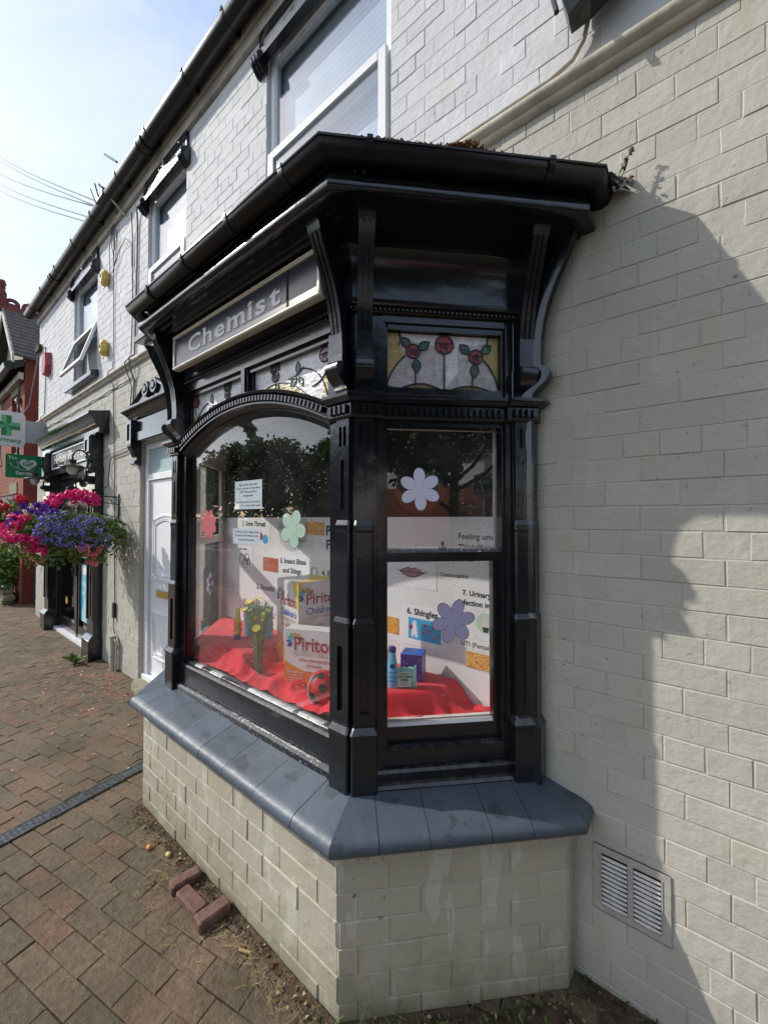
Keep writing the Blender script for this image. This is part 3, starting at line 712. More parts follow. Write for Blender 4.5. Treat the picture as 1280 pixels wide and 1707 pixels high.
# sill tiles
SP = [(-.22, .616), (.045, .618), (.066, .626), (.076, .640), (.078, .652), (.072, .668), (.058, .680), (.035, .688), (-.10, .718), (-.22, .742)]
mb = MB()
def seg(fr, ua, ub, ka, kb, prof):
    gap = .0012
    mb.rings([[(ua+ka*d+(gap if ka == 0 else 0), d, z) for d, z in prof], [(ub+kb*d-(gap if kb == 0 else 0), d, z) for d, z in prof]], 'slate', fr)
K = .41421356
fb = [-.70, -.47, -.25, -.02, .20, .44, .68]
def jit(p): 
    o = random.uniform(-.0015, .0015); return [(d+(o if d > 0 else 0), z+o*.7) for d, z in p]
us = [(-.8565, -K)]+[(u, 0) for u in fb]+[(.8565, K)]
for i in range(len(us)-1): seg(FR_F, us[i][0], us[i+1][0], us[i][1], us[i+1][1], jit(SP))
us = [(0, -K), (.14, 0), (.32, 0), (.545, 0), (.70, 0), (.874, K)]
for i in range(len(us)-1): seg(FR_R, us[i][0], us[i+1][0], us[i][1], us[i+1][1], jit(SP)); seg(FR_L, us[i][0], us[i+1][0], us[i][1], us[i+1][1], SP)
mb.rings([[(-K*d, d, z) for d, z in SP], [(.082, d, z) for d, z in SP]], 'slate', FR_RR); mb.rings([[(-K*d, d, z) for d, z in SP], [(.082, d, z) for d, z in SP]], 'slate', FR_LL)
build('sill', mb, bay, smooth=35)
mb = MB(); sweep(mb, [(-.22, .612), (.06, .622), (.074, .650), (.055, .677), (-.22, .738)], 'ink'); build('sill_joint', mb, bay)

# posts
def groove(mb, fr, u0, u1, db, df, z0, z1, gs, dep, mat='black'):
    mb.box(u0, u1, db, df-dep, z0, z1, mat, fr)
    zs = z0
    for (g0, g1, h0, h1) in gs:
        mb.box(u0, u1, df-dep, df, zs, h0, mat, fr)
        cuts = g0 if isinstance(g0, list) else [(g0, g1)]
        a = u0
        for (c0, c1) in cuts: mb.box(a, c0, df-dep, df, h0, h1, mat, fr); a = c1
        mb.box(a, u1, df-dep, df, h0, h1, mat, fr); zs = h1
    mb.box(u0, u1, df-dep, df, zs, z1, mat, fr)
def loft(mb, fr, uc, lv, db, mat='black'):
    mb.rings([[(uc-h, db, z), (uc+h, db, z), (uc+h, d-.006, z), (uc+h-.006, d, z), (uc-h+.006, d, z), (uc-h, d-.006, z)] for z, h, d in lv], mat, fr)
def post(fr, uc, w=.104):
    h = w/2; mb = MB()
    loft(mb, fr, uc, [(.700, h, -.098), (.935, h, -.098), (.940, h+.003, -.094), (.950, h+.003, -.094), (.972, h-.008, -.110), (.980, h-.008, -.114)], -.19)
    groove(mb, fr, uc-h+.009, uc+h-.009, -.19, -.114, .98, 1.36, [(uc-.017, uc+.017, 1.02, 1.28)], .014)
    loft(mb, fr, uc, [(1.36, h-.007, -.112), (1.375, h-.007, -.112), (1.395, h-.014, -.120), (1.40, h-.014, -.120), (1.735, h-.014, -.120), (1.745, h-.012, -.118), (1.765, h-.012, -.118), (1.785, h-.017, -.125)], -.19)
    hh = h-.017
    groove(mb, fr, uc-hh, uc+hh, -.19, -.125, 1.785, 2.205, [(uc-.009, uc+.009, 1.83, 2.03), ([(uc-.020, uc-.004), (uc+.004, uc+.020)], 0, 2.085, 2.165)], .010)
    for e in (-1, 1): mb.box(uc+e*(hh+.004)-.004, uc+e*(hh+.004)+.004, -.19, -.135, 1.40, 2.20, 'black', fr)
    return build('post', mb, bay)
post(FR_F, .752); post(FR_F, -.752); post(FR_R, .100); post(FR_R, .768); post(FR_L, .100); post(FR_L, .768)
def cornercore(mb, sgn):
    prof = [(-.24, .70), (-.155, .70), (-.155, 2.66), (-.24, 2.66)]
    fa, fb_ = (FR_F, FR_R) if sgn > 0 else (FR_F, FR_L)
    A = [fa(sgn*.69, d, z) for d, z in prof]; B = [fa(sgn*(.8565+K*d), d, z) for d, z in prof]; D = [fb_(.16, d, z) for d, z in prof]
    mb.rings([A, B, D], 'black')
CP = [(-.24, .70), (-.150, .70), (-.150, 2.66), (-.24, 2.66)]
for sg, fr, rr, sl_ in ((1, FR_R, FR_RR, slice(0, 2)), (-1, FR_L, FR_LL, slice(4, 6))):
    mb = MB(); cornercore(mb, sg); build('corner_frame', mb, bay)
    mb = MB(); sweep(mb, CP, 'black', 0, sl_)
    loft(mb, rr, .062, [(.70, .05, -.100), (.945, .05, -.100), (.975, .045, -.116), (1.38, .045, -.116), (1.40, .041, -.122), (1.765, .041, -.122), (1.785, .038, -.127), (2.2, .038, -.127)], -.2)
    mb.box(.71, .8, -.24, -.151, .70, 2.66, 'black', fr); build('wall_pilaster', mb, bay)

# dentilled capitals and band
CAPP = [(-.20, 2.196), (-.118, 2.196), (-.112, 2.204), (-.112, 2.252), (-.098, 2.256), (-.082, 2.268), (-.074, 2.272), (-.074, 2.284), (-.088, 2.290), (-.20, 2.294)]
def band(mb, nodes): mb.rings(nodes, 'black')
def dent(mb, fr, u0, u1, df, z0, z1, w=.014, pitch=.0262):
    n = int((u1-u0)/pitch); o = (u1-u0-(n-1)*pitch)/2
    for i in range(n): c = u0+o+i*pitch; mb.box(c-w/2, c+w/2, -.14, df, z0, z1, 'black', fr)
for sg, fs in ((1, FR_R), (-1, FR_L)):
    mb = MB(); band(mb, [[FR_F(sg*.680, d, z) for d, z in CAPP], [FR_F(sg*(.8565+K*d), d, z) for d, z in CAPP], [fs(.172, d, z) for d, z in CAPP]])
    u0, u1 = sorted((sg*.69, sg*.80)); dent(mb, FR_F, u0, u1, -.097, 2.212, 2.245); dent(mb, fs, .05, .168, -.097, 2.212, 2.245)
    C2 = [(d-.018 if d > -.19 else d, z) for d, z in CAPP]
    band(mb, [[fs(.172, d, z) for d, z in C2], [fs(.695, d, z) for d, z in C2]]); dent(mb, fs, .176, .692, -.116, 2.212, 2.245)
    rr = FR_RR if sg > 0 else FR_LL
    band(mb, [[fs(.695, d, z) for d, z in CAPP], [fs(.874+K*d, d, z) for d, z in CAPP], [rr(.082, d, z) for d, z in CAPP]]); dent(mb, fs, .705, .83, -.097, 2.212, 2.245); build('dentil_band', mb, bay)
# arch over the front window
def zarc(u): return 2.440-.35*u*u
def nrm(u):
    s_ = -.70*u; l = math.hypot(1, s_); return (-s_/l, 1/l)
def archsweep(mb, prof, u0, u1, n, mat):
    R_ = []
    for i in range(n+1):
        u = u0+(u1-u0)*i/n; nx, nz = nrm(u); R_.append([FR_F(u+nx*o, d, zarc(u)+nz*o) for d, o in prof])
    mb.rings(R_, mat)
mb = MB()
archsweep(mb, [(-.21, .0), (-.108, .0), (-.100, -.006), (-.103, -.016), (-.118, -.022), (-.124, -.024), (-.124, -.054), (-.114, -.058), (-.114, -.066), (-.134, -.072), (-.146, -.086), (-.160, -.092), (-.164, -.113), (-.21, -.113)], -.70, .70, 48, 'black')
for i in range(50):
    u = -.655+1.31*i/49; nx, nz = nrm(u); t = (nz, -nx)
    P = [(u+nx*o+t[0]*e, zarc(u)+nz*o+t[1]*e) for o, e in ((-.026, -.0068), (-.026, .0068), (-.052, .0068), (-.052, -.0068))]
    mb.extrude(P, -.15, -.106, 'black', FR_F)
build('dentil_arch', mb, bay, smooth=30)

# frames: front
def zgl(u): return 2.330-.36*u*u
mb = MB()
for sg in (-1, 1):
    for (a, b, d) in ((.655, .70, -.150), (.64, .655, -.165)):
        u0, u1 = sorted((sg*a, sg*b)); mb.box(u0, u1, -.215, d, .885, 2.20, 'black', FR_F)
    u0, u1 = sorted((sg*.645, sg*.70)); mb.box(u0, u1, -.21, -.150, 2.20, 2.60, 'black', FR_F)
mb.box(-.70, .70, -.21, -.140, 2.585, 2.635, 'black', FR_F); mb.box(-.645, .645, -.21, -.158, 2.560, 2.585, 'black', FR_F)
mb.box(-.032, .032, -.21, -.150, 2.43, 2.585, 'black', FR_F); mb.box(-.016, .016, -.15, -.140, 2.435, 2.585, 'black', FR_F)
for sg in (-1, 1):
    u0, u1 = sorted((sg*.032, sg*.050)); mb.box(u0, u1, -.21, -.165, 2.42, 2.56, 'black', FR_F)
    u0, u1 = sorted((sg*.625, sg*.645)); mb.box(u0, u1, -.21, -.165, 2.29, 2.56, 'black', FR_F)
build('front_window_frame', mb, bay)
mb = MB(); mb.slab([(-.24, .70), (-.118, .70), (-.118, .748), (-.128, .760), (-.24, .764)], -.70, .70, 'worn', FR_F)
mb.slab([(-.24, .764), (-.142, .764), (-.142, .872), (-.150, .882), (-.215, .886)], -.70, .70, 'black', FR_F); build('front_window_sill', mb, bay)
mb = MB()
u = -.655
while u < .655:
    w_ = random.uniform(.03, .11); a = u; b = min(.655, u+w_); e = random.uniform(-.0015, .002)
    mb.slab([(-.21, .8865), (-.166+e, .8865), (-.170+e, .891+e), (-.182, .8955)], a+.001, b, 'putty' if random.random() < .62 else 'worn', FR_F); u = b
build('putty_line', mb, bay)
N = 36; us_ = [-.66+1.32*i/N for i in range(N+1)]
mb = MB(); top = [(u, zgl(u)) for u in us_]; mb.extrude([(-.66, .886), (.66, .886)]+top[::-1], -.188, -.184, 'glass', FR_F)
build('front_glass', mb, bay)

# stained glass helper on a frame
def came(mb, fr, pts, d, w=.0035):
    mb.tube([fr(u, d, z) for u, z in pts], w, 'came', 5, True)
def blob(mb, fr, pts, d, mat): mb.add([fr(u, d, z) for u, z in pts], [tuple(range(len(pts)))], mat)
def circ(u, z, r, n=18, sx=1, sz=1): return [(u+sx*r*math.cos(2*PI*i/n), z+sz*r*math.sin(2*PI*i/n)) for i in range(n)]
def leafp(u, z, l, w, a, n=8):
    o = []
    for i in range(2*n):
        t = i/n; x = l*(t if t <= 1 else 2-t); y = w*math.sin(PI*x/l)*(1 if t <= 1 else -1)
        o.append((u+x*math.cos(a)-y*math.sin(a), z+x*math.sin(a)+y*math.cos(a)))
    return o
def arcpts(a, b, bulge, n=10):
    (x0, y0), (x1, y1) = a, b; mx, my = (x0+x1)/2, (y0+y1)/2; nx, ny = -(y1-y0), x1-x0
    return [((1-t)**2*x0+2*t*(1-t)*(mx+nx*bulge)+t*t*x1, (1-t)**2*y0+2*t*(1-t)*(my+ny*bulge)+t*t*y1) for t in [i/n for i in range(n+1)]]
def rose(mb, fr, u, z, r, d, mat):
    blob(mb, fr, circ(u, z, r), d, mat); came(mb, fr, circ(u, z, r)+[(u+r, z)], d+.001, .0028)
    came(mb, fr, arcpts((u-r*.95, z+r*.2), (u+r*.9, z+r*.25), -.18, 8), d+.0012, .002); came(mb, fr, arcpts((u-r*.3, z+r*.2), (u+r*.35, z-r*.9), .28, 8), d+.0012, .002); came(mb, fr, arcpts((u-r*.35, z+r*.15), (u-r*.2, z-r*.95), -.2, 6), d+.0012, .002)
    came(mb, fr, circ(u+r*.05, z-r*.05, r*.34, 10)+[(u+r*.39, z-r*.05)], d+.0012, .0018)
def facet_stained(fr, fl):
    U0, U1, Z0, Z1 = .199, .687, 2.335, 2.575; w, h = U1-U0, Z1-Z0
    if fl: Q = lambda x, y: (U0+w*(1-x), Z0+h*y)
    else: Q = lambda x, y: (U0+w*x, Z0+h*y)
    mb = MB(); d = -.186
    mb.box(U0, U1, d-.006, d, Z0, Z1, 'sg_lilac', fr)
    L = lambda pts: [Q(x, y) for x, y in pts]
    def region(pts, mat, k=1): blob(mb, fr, L(pts), d+.0008*k, mat)
    region([(0, 1), (.105, 1), (.10, .84), (.16, .62), (.13, .55), (.04, .28), (0, .06)], 'sg_yellow'); region([(1, 1), (.905, 1), (.90, .80), (.83, .60), (.9, .45), (.97, .2), (1, .1)], 'sg_yellow')
    region([(.12, 1), (.88, 1), (.90, .9), (.78, .83), (.62, .80), (.40, .80), (.26, .84), (.14, .92)], 'sg_white')
    h1 = [(.10, 0)]+[(.10+.39*i/10, .115*math.sin(PI*i/10)) for i in range(11)]; h2 = [(.53+.42*i/10, .10*math.sin(PI*i/10)) for i in range(11)]
    region(h1[1:], 'sg_brown', 2); region(h2, 'sg_brown', 2)
    came(mb, fr, L(h1[1:]), d+.003); came(mb, fr, L(h2), d+.003)
    region([(.63, .35), (.505, .0), (.505, .70), (.62, .78)], 'sg_white', 2)
    came(mb, fr, L([(.505, 0), (.505, .66)]), d+.003)
    came(mb, fr, L(arcpts((.0, .06), (.16, .60), .10)), d+.003); came(mb, fr, L(arcpts((.99, .06), (.86, .58), -.10)), d+.003); came(mb, fr, L(arcpts((.0, .06), (.12, .01), -.25)), d+.003)
    sc = w
    for (x, y, a, l, wd, mt) in ((.20, .74, 2.25, .055, .018, 'sg_dgreen'), (.27, .72, .55, .06, .018, 'sg_green'), (.25, .56, -1.45, .062, .018, 'sg_dgreen'), (.735, .68, 2.45, .06, .019, 'sg_dgreen'), (.84, .70, .70, .055, .018, 'sg_green'), (.78, .52, -1.6, .066, .019, 'sg_dgreen')):
        (u, z) = Q(x, y); lp = leafp(u, z, l, wd, (PI-a) if fl else a); blob(mb, fr, lp, d+.0024, mt); came(mb, fr, lp+lp[:1], d+.0032, .0026)
    came(mb, fr, L([(.25, .34), (.25, .12)]), d+.003); came(mb, fr, L([(.76, .30), (.755, .10)]), d+.003)
    came(mb, fr, L(arcpts((.10, 1), (.10, .78), .15)), d+.003); came(mb, fr, L(arcpts((.91, 1), (.905, .78), -.15)), d+.003)
    for (x, y, r, mt) in ((.505, .82, .040, 'sg_red'), (.228, .68, .030, 'sg_red'), (.79, .63, .031, 'sg_red')):
        u, z = Q(x, y); rose(mb, fr, u, z, r, d+.0034, mt)
    mb.box(U0, U0+.003, d, d+.004, Z0, Z1, 'came', fr); mb.box(U1-.003, U1, d, d+.004, Z0, Z1, 'came', fr); mb.box(U0, U1, d, d+.004, Z0, Z0+.003, 'came', fr); mb.box(U0, U1, d, d+.004, Z1-.003, Z1, 'came', fr)
    return build('stained_glass', mb, bay)
facet_stained(FR_R, False); facet_stained(FR_L, True)
for sg in (-1, 1):
    mb = MB(); d = -.186; n = 14
    A = [(sg*(.05+.58*i/n), max(zarc(.05+.58*i/n)-.01, 0)) for i in range(n+1)]
    poly = A+[(sg*.63, 2.562), (sg*.05, 2.562)]
    mb.extrude(poly, d-.006, d, 'sg_white', FR_F)
    B2 = lambda pts, mt, k=1: blob(mb, FR_F, [(sg*u, z) for u, z in pts], d+.0008*k, mt)
    B2([(.08, zarc(.08))]+[(.08+.40*i/10, zarc(.08+.4*i/10)+.05*math.sin(PI*i/10)) for i in range(1, 10)]+[(.48, zarc(.48))], 'sg_yellow')
    cm = lambda pts, w_=.003: came(mb, FR_F, [(sg*u, z) for u, z in pts], d+.0026, w_)
    cm([(.08+.40*i/12, zarc(.08+.4*i/12)+.052*math.sin(PI*i/12)) for i in range(13)])
    cm(arcpts((.42, 2.50), (.60, 2.34), .35)); cm(arcpts((.50, 2.40), (.61, 2.50), -.4)); cm(arcpts((.44, 2.505), (.33, 2.47), .2))
    B2([(.56, 2.30), (.63, 2.30), (.63, 2.45), (.58, 2.42)], 'sg_yellow', 1)
    for (u, z, a, l, wd, mt) in ((.19, 2.53, 1.2, .045, .014, 'sg_dgreen'), (.255, 2.53, 2.0, .05, .014, 'sg_green'), (.235, 2.475, -1.4, .05, .014, 'sg_dgreen'), (.40, 2.475, 1.6, .065, .015, 'sg_dgreen'), (.39, 2.465, -2.5, .055, .015, 'sg_green'), (.41, 2.465, -1.1, .055, .014, 'sg_green')):
        lp = [(sg*p_, q_) for p_, q_ in leafp(u, z, l, wd, a)]; blob(mb, FR_F, lp, d+.002, mt); came(mb, FR_F, lp+lp[:1], d+.0028, .0024)
    for (u, z, r, mt) in ((.225, 2.505, .026, 'sg_pink'), (.585, 2.525, .033, 'sg_pink' if sg > 0 else 'sg_red'), (.215, 2.535, .018, 'sg_pink')): rose(mb, FR_F, sg*u, z, r, d+.003, mt)
    build('stained_glass', mb, bay)

# canted side windows
def side_window(fr):
    mb = MB(); B_ = lambda a, b, d0, d1, z0, z1: mb.box(a, b, d0, d1, z0, z1, 'black', fr)
    B_(.155, .178, -.215, -.146, .70, 2.62); B_(.178, .190, -.215, -.155, .76, 2.60); B_(.190, .199, -.215, -.168, .856, 2.60)
    B_(.700, .720, -.215, -.146, .70, 2.62); B_(.687, .700, -.215, -.160, .76, 2.60)
    B_(.199, .687, -.215, -.160, 2.575, 2.60); B_(.178, .700, -.215, -.150, 2.60, 2.655); B_(.199, .687, -.215, -.160, 2.294, 2.335); B_(.199, .687, -.215, -.158, 2.175, 2.197)
    mb.slab([(-.24, .70), (-.112, .70), (-.112, .725), (-.120, .735), (-.135, .738), (-.135, .772), (-.145, .780), (-.24, .786)], .155, .715, 'black', fr)
    mb.slab([(-.24, .786), (-.158, .786), (-.158, .850), (-.24, .856)], .178, .700, 'black', fr)
    o = build('side_window', mb, bay)
    mb = MB(); mb.box(.199, .687, -.205, -.168, 1.612, 1.650, 'black', fr); mb.box(.199, .215, -.205, -.172, 1.65, 2.175, 'black', fr) if 0 else None
    mb.slab([(-.205, 1.650), (-.168, 1.650), (-.176, 1.662), (-.205, 1.662)], .199, .687, 'worn', fr); build('meeting_rail', mb, o)
    mb = MB(); mb.box(.199, .687, -.189, -.185, 1.662, 2.175, 'glass', fr); build('upper_pane', mb, o)
    mb = MB(); mb.box(.660, .687, -.235, -.195, .856, 1.612, 'black', fr); mb.box(.199, .660, -.235, -.195, .856, .924, 'black', fr); mb.slab([(-.22, .924), (-.197, .924), (-.207, .934), (-.22, .934)], .199, .66, 'dusty', fr); build('lower_sash', mb, o)
    mb = MB(); mb.box(.199, .660, -.214, -.210, .934, 1.612, 'glass', fr); build('lower_pane', mb, o)
    # pale painted linings seen from inside
    mb = MB()
    for (a, b, z0, z1) in ((.10, .197, .88, 2.60), (.689, .80, .88, 2.60), (.197, .689, 2.18, 2.60), (.197, .689, .88, .93), (.197, .689, 1.61, 1.665)):
        mb.box(a, b, -.262, -.241, z0, z1, 'plaster', fr)
    build('inner_lining', mb, o)
    mb = MB(); mb.sphere(fr(.44, -.20, 1.685), .008, 'steel', 8, 6, (1, 1, 1.3)); mb.tube([fr(.44, -.20, 1.662), fr(.44, -.20, 1.68)], .003, 'steel'); mb.box(.425, .455, -.212, -.192, 1.662, 1.668, 'steel', fr); build('sash_catch', mb, o)
    return o
side_window(FR_R); side_window(FR_L)

# cornice, gutter, brackets, roof
LS = .17
cove = [(-.128+.053*(1-math.cos(t)), 2.685+.185*math.sin(t)) for t in [PI/2*i/8 for i in range(9)]]
CORN = [(-.26, 2.64), (-.150, 2.640), (-.146, 2.652), (-.132, 2.660), (-.128, 2.672)]+cove+[(-.075, 2.885), (-.045, 2.885), (-.045, 2.897), (-.010, 2.897), (-.010, 2.908), (.022, 2.908), (.022, 2.918), (.050, 2.918), (.050, 2.928), (.094, 2.926), (.099, 2.928), (.103, 2.934), (.104, 2.946), (.102, 2.958), (.097, 2.970), (.084, 2.984), (.074, 2.998), (.070, 3.012), (.070, 3.045), (-.26, 3.045)]
mb = MB(); sweep(mb, CORN, 'black', LS); build('cornice', mb, bay, smooth=30)
mb = MB()
for fr, u0, u1 in ((FR_F, -.70, .70), (FR_R, .05, .83), (FR_L, .05, .83)):
    n = int((u1-u0)/.019)
    for i in range(n+1):
        u = u0+(u1-u0)*i/n; mb.sphere(fr(u, -.142, 2.647), .0095, 'black', 6, 4)
    mb.slab([(-.21, 2.630), (-.140, 2.630), (-.136, 2.636), (-.15, 2.6395), (-.21, 2.6395)], u0, u1, 'black', fr)
build('bead_moulding', mb, bay, smooth=60)
mb = MB(); r, dc, zc, n = .041, .120, 3.043, 12
GP = [(dc-r*math.cos(PI*i/n), zc-r*math.sin(PI*i/n)) for i in range(n+1)]+[(dc+r+.004, zc), (dc+r+.004, zc+.008), (dc+r-.004, zc+.008)]+[(dc+(r-.004)*math.cos(PI*i/n), zc-(r-.004)*math.sin(PI*i/n)) for i in range(n+1)]
sweep(mb, GP, 'gutter_dirty', LS); bg_ = build('bay_gutter', mb, bay, smooth=50)
for fr, us2 in ((FR_F, (-.45, -.05, .35, .72)), (FR_R, (.10, .74))):
    for u in us2:
        mb = MB(); halfround(fr, u-.012, u+.012, dc, zc+.002, r+.006, 'gutter_dirty', mb, .008); mb.box(u-.010, u+.010, dc+r-.006, dc+r+.008, zc, zc+.015, 'gutter_dirty', fr); build('gutter_clip', mb, bg_, smooth=50)
mb = MB()
for (u, d, z) in ((.03, .202, 3.05),): mb.sphere(FR_R(.055, .072, 3.016), .006, 'steel', 8, 5); mb.sphere(FR_R(.085, .072, 3.016), .006, 'steel', 8, 5)
build('screw_head', mb, bay)
mb = MB(); A = poly_at(.085, 3.050, 0); A = [A[0], A[1], A[2], (A[3][0]+LS, A[3][1], A[3][2]), (A[4][0]+LS, A[4][1], A[4][2]), A[5]]; B_ = [(x, min(y, -.002), z) for x, y, z in poly_at(-.42, 3.24)]
mb.rings([A, B_], 'lead', None, False, False); build('bay_roof', mb, bay)
mb = MB(); mb.add([(-.165, -.004, 3.02), (-.275, -.004, 3.11), (-.30, -.09, 3.09), (-.215, -.10, 3.055)], [(0, 1, 2, 3)], 'lead'); mb.add([(-.155, -.006, 3.06), (-.19, -.07, 3.00), (-.23, -.085, 3.065), (-.22, -.006, 3.10)], [(0, 1, 2, 3)], 'lead'); build('lead_flashing', mb, bay)
BP = [(-.125, 2.290), (-.122, 2.305), (-.112, 2.318), (-.092, 2.335), (-.070, 2.352), (-.058, 2.372), (-.056, 2.392), (-.064, 2.408), (-.082, 2.414), (-.090, 2.418), (-.092, 2.46), (-.088, 2.53), (-.078, 2.60), (-.062, 2.665), (-.038, 2.73), (-.010, 2.79), (.014, 2.84), (.030, 2.88), (.038, 2.905), (.046, 2.908), (.048, 2.93)]
def bracket(fr, uc, w=.066, ls=0):
    mb = MB(); h = w/2
    mb.slab([(-.21, 2.290)]+BP+[(-.21, 2.93)], uc-h+.002, uc+h-.002, 'black', fr) if 0 else None
    low = [(-.21, 2.29)]+BP[:10]+[(-.21, 2.418)]; mb.slab(low, uc-h, uc+h, 'black', fr)
    up = BP[9:]; plain1 = [p_ for p_ in up if p_[1] <= 2.532]; top = [p_ for p_ in up if p_[1] >= 2.879]
    mid = [p_ for p_ in up if 2.53 <= p_[1] <= 2.881]
    mb.slab([(-.21, plain1[0][1])]+plain1+[(-.21, plain1[-1][1])], uc-h+.003, uc+h-.003, 'black', fr); mb.slab([(-.21, top[0][1])]+top+[(-.21, top[-1][1])], uc-h, uc+h, 'black', fr)
    e = [-h+.003, -h/3-.003, -h/3+.004, h/3-.004, h/3+.003, h-.003]
    for i in range(5):
        s_ = .010 if i % 2 else 0
        mb.slab([(-.21, mid[0][1])]+[(d-s_, z) for d, z in mid]+[(-.21, mid[-1][1])], uc+e[i], uc+e[i+1], 'black', fr)
    # side cheek lines
    build('bracket', mb, bay, smooth=35)
bracket(FR_F, .752); bracket(FR_R, .100); bracket(FR_R, .768); bracket(FR_RR, .030, .048); bracket(FR_F, -.69); bracket(FR_L, .100); bracket(FR_L, .768)
# inside of the bay: shelf, ceiling
mb = MB()
ins = [(x, min(y, .0)) for x, y in path(-.26)]
mb.add([(x, y, .876) for x, y in ins]+[(ins[-1][0], .04, .876), (ins[0][0], .04, .876)], [tuple(range(8))], 'paper'); build('display_shelf', mb, bay)
mb = MB(); mb.add([(x, y, 2.61) for x, y in ins]+[(ins[-1][0], .3, 2.61), (ins[0][0], .3, 2.61)], [tuple(range(8))], 'plaster'); build('bay_ceiling', mb, bay)
mb = MB()
mb.box(-3.30, -3.21, .0055, .06, .72, 2.61, 'plaster'); mb.box(-.61, -.52, .0055, .06, .72, 2.61, 'plaster'); mb.box(-3.3, -.44, .006, .2, 2.60, 2.7, 'plaster')
build('opening_lining', mb, bay)
mb = MB(); mb.box(-3.9, .2, 3.0, 3.02, 0, 2.9, 'darkroom'); mb.box(-3.92, -3.9, .02, 3, 0, 2.9, 'darkroom'); mb.box(.2, .22, .02, 3, 0, 2.9, 'darkroom'); mb.box(-3.9, .2, .02, 3, 2.88, 2.9, 'darkroom'); mb.box(-3.9, .2, .02, 3, 0, .02, 'darkroom')
build('shop_room', mb, bld)

# ------------------------------------------------------------------ shop sign on the bay
sg_ = thing('shop_sign', 'long navy sign board lettered Chemist in a cream frame over the bay window', 'sign', (CX, -.62, 2.70))
SU0, SU1, SZ0, SZ1, SD = -.580, .712, 2.682, 2.883, -.034
p = MB(); p.box(SU0+.02, SU1-.02, -.17, SD-.008, SZ0+.02, SZ1-.02, 'signblue', FR_F); p.box(.495, .508, SD-.008, SD-.006, SZ0+.022, SZ1-.022, 'ink', FR_F); build('board', p, sg_)
p = MB(); q = .017
for (a, b, c, d) in ((SU0, SU1, SZ0, SZ0+q), (SU0, SU1, SZ1-q, SZ1)):
    p.bbox(a, b, SD-.040, SD+.001, c, d, 'goldframe', FR_F); p.box(a+.006, b-.006, SD+.001, SD+.004, c+.005, d-.005, 'goldframe', FR_F)
for (a, b) in ((SU0, SU0+q), (SU1-q, SU1)): p.bbox(a, b, SD-.040, SD+.0005, SZ0+q, SZ1-q, 'goldframe', FR_F)
build('frame', p, sg_)
p = MB()
def letters():
    # wide slab serif letters: plain glyphs stretched sideways, with slabs added at the stems
    u = -.40; kx = 1.72; sz = .128; zb = 2.742
    for ch in 'Chemist':
        vs, fs = text_polys(ch, sz, .0032); xs = [v[0] for v in vs]; w = (max(xs)-min(xs))*kx; xh = max(v[1] for v in vs)
        add_text(p, ch, u, zb, sz, 'signtext', FR_F, SD-.0055, .0026, w, 'L', 0, .0015)
        st = .019; sl = lambda c, z, hw=.021, h=.0075: p.box(u+c-hw, u+c+hw, SD-.0075, SD-.0053, z, z+h, 'signtext', FR_F)
        if ch == 'h': sl(st*.5, zb-.003); sl(w-st*.5, zb-.003); sl(st*.2, zb+xh-.006, .013)
        if ch == 'm': sl(st*.5, zb-.003); sl(w*.5, zb-.003); sl(w-st*.5, zb-.003); sl(st*.2, zb+.064, .014)
        if ch == 'i': sl(w*.5, zb-.003); sl(w*.5-.006, zb+.064, .014)
        u += w+.027
letters()
build('lettering', p, sg_)

# ------------------------------------------------------------------ things on the right wall
vt = thing('air_vent', 'square louvred metal air vent painted cream, low on the wall right of the bay', 'vent', (-.192, 0, .297))
p = MB(); x0, x1, z0, z1 = -.316, -.070, .297, .541
p.bbox(x0, x1, .003, .010, z0, z1, 'ventplate', WF, .003)
p.box(x0+.026, x0+.030, .010, .013, z0+.026, z1-.026, 'ventplate', WF); p.box(x1-.030, x1-.026, .010, .013, z0+.026, z1-.026, 'ventplate', WF)
build('plate', p, vt)
p = MB(); p.box(x0+.030, -.202, .0103, .0108, z0+.026, z1-.026, 'ink', WF); p.box(-.184, x1-.030, .0103, .0108, z0+.026, z1-.026, 'ink', WF); build('opening', p, vt)
for col, (a, b) in enumerate(((x0+.031, -.203), (-.183, x1-.031))):
    for i in range(11):
        z = z0+.031+i*.0170; p = MB()
        n = 8; R_ = []
        for k in range(n+1):
            t = k/n; uu = a+(b-a)*t; bow = .003*math.sin(PI*t)
            R_.append([(uu, -.0112, z+.0085+bow*.3), (uu, -.0125-bow*.45, z+.001-bow*.25), (uu, -.0137-bow*.45, z+.0005-bow*.25), (uu, -.0124, z+.0095+bow*.3)])
        p.rings(R_, 'ventlouvre'); build('louvre', p, vt)
fl = thing('flood_light', 'black box shaped flood light high on the white wall above the bay', 'light', (-.26, 0, 3.85))
p = MB(); p.bbox(-.375, -.14, .04, .165, 3.785, 4.16, 'plastic', WF, .018); p.rings([[(-.375, -.05, 3.79), (-.14, -.05, 3.79), (-.14, -.16, 3.80), (-.375, -.16, 3.80)], [(-.355, -.06, 3.715), (-.285, -.06, 3.72), (-.275, -.14, 3.725), (-.35, -.14, 3.705)]], 'plastic'); p.tube([(-.39, -.12, 3.95), (-.40, -.16, 3.80), (-.38, -.18, 3.70)], .009, 'plastic'); build('housing', p, fl)
p = MB(); p.box(-.33, -.12, .0, .045, 3.86, 4.1, 'iron', WF); p.tube([(-.16, -.13, 3.79), (-.08, -.10, 3.80), (.05, -.03, 3.86)], .008, 'iron'); build('wall_bracket', p, fl)
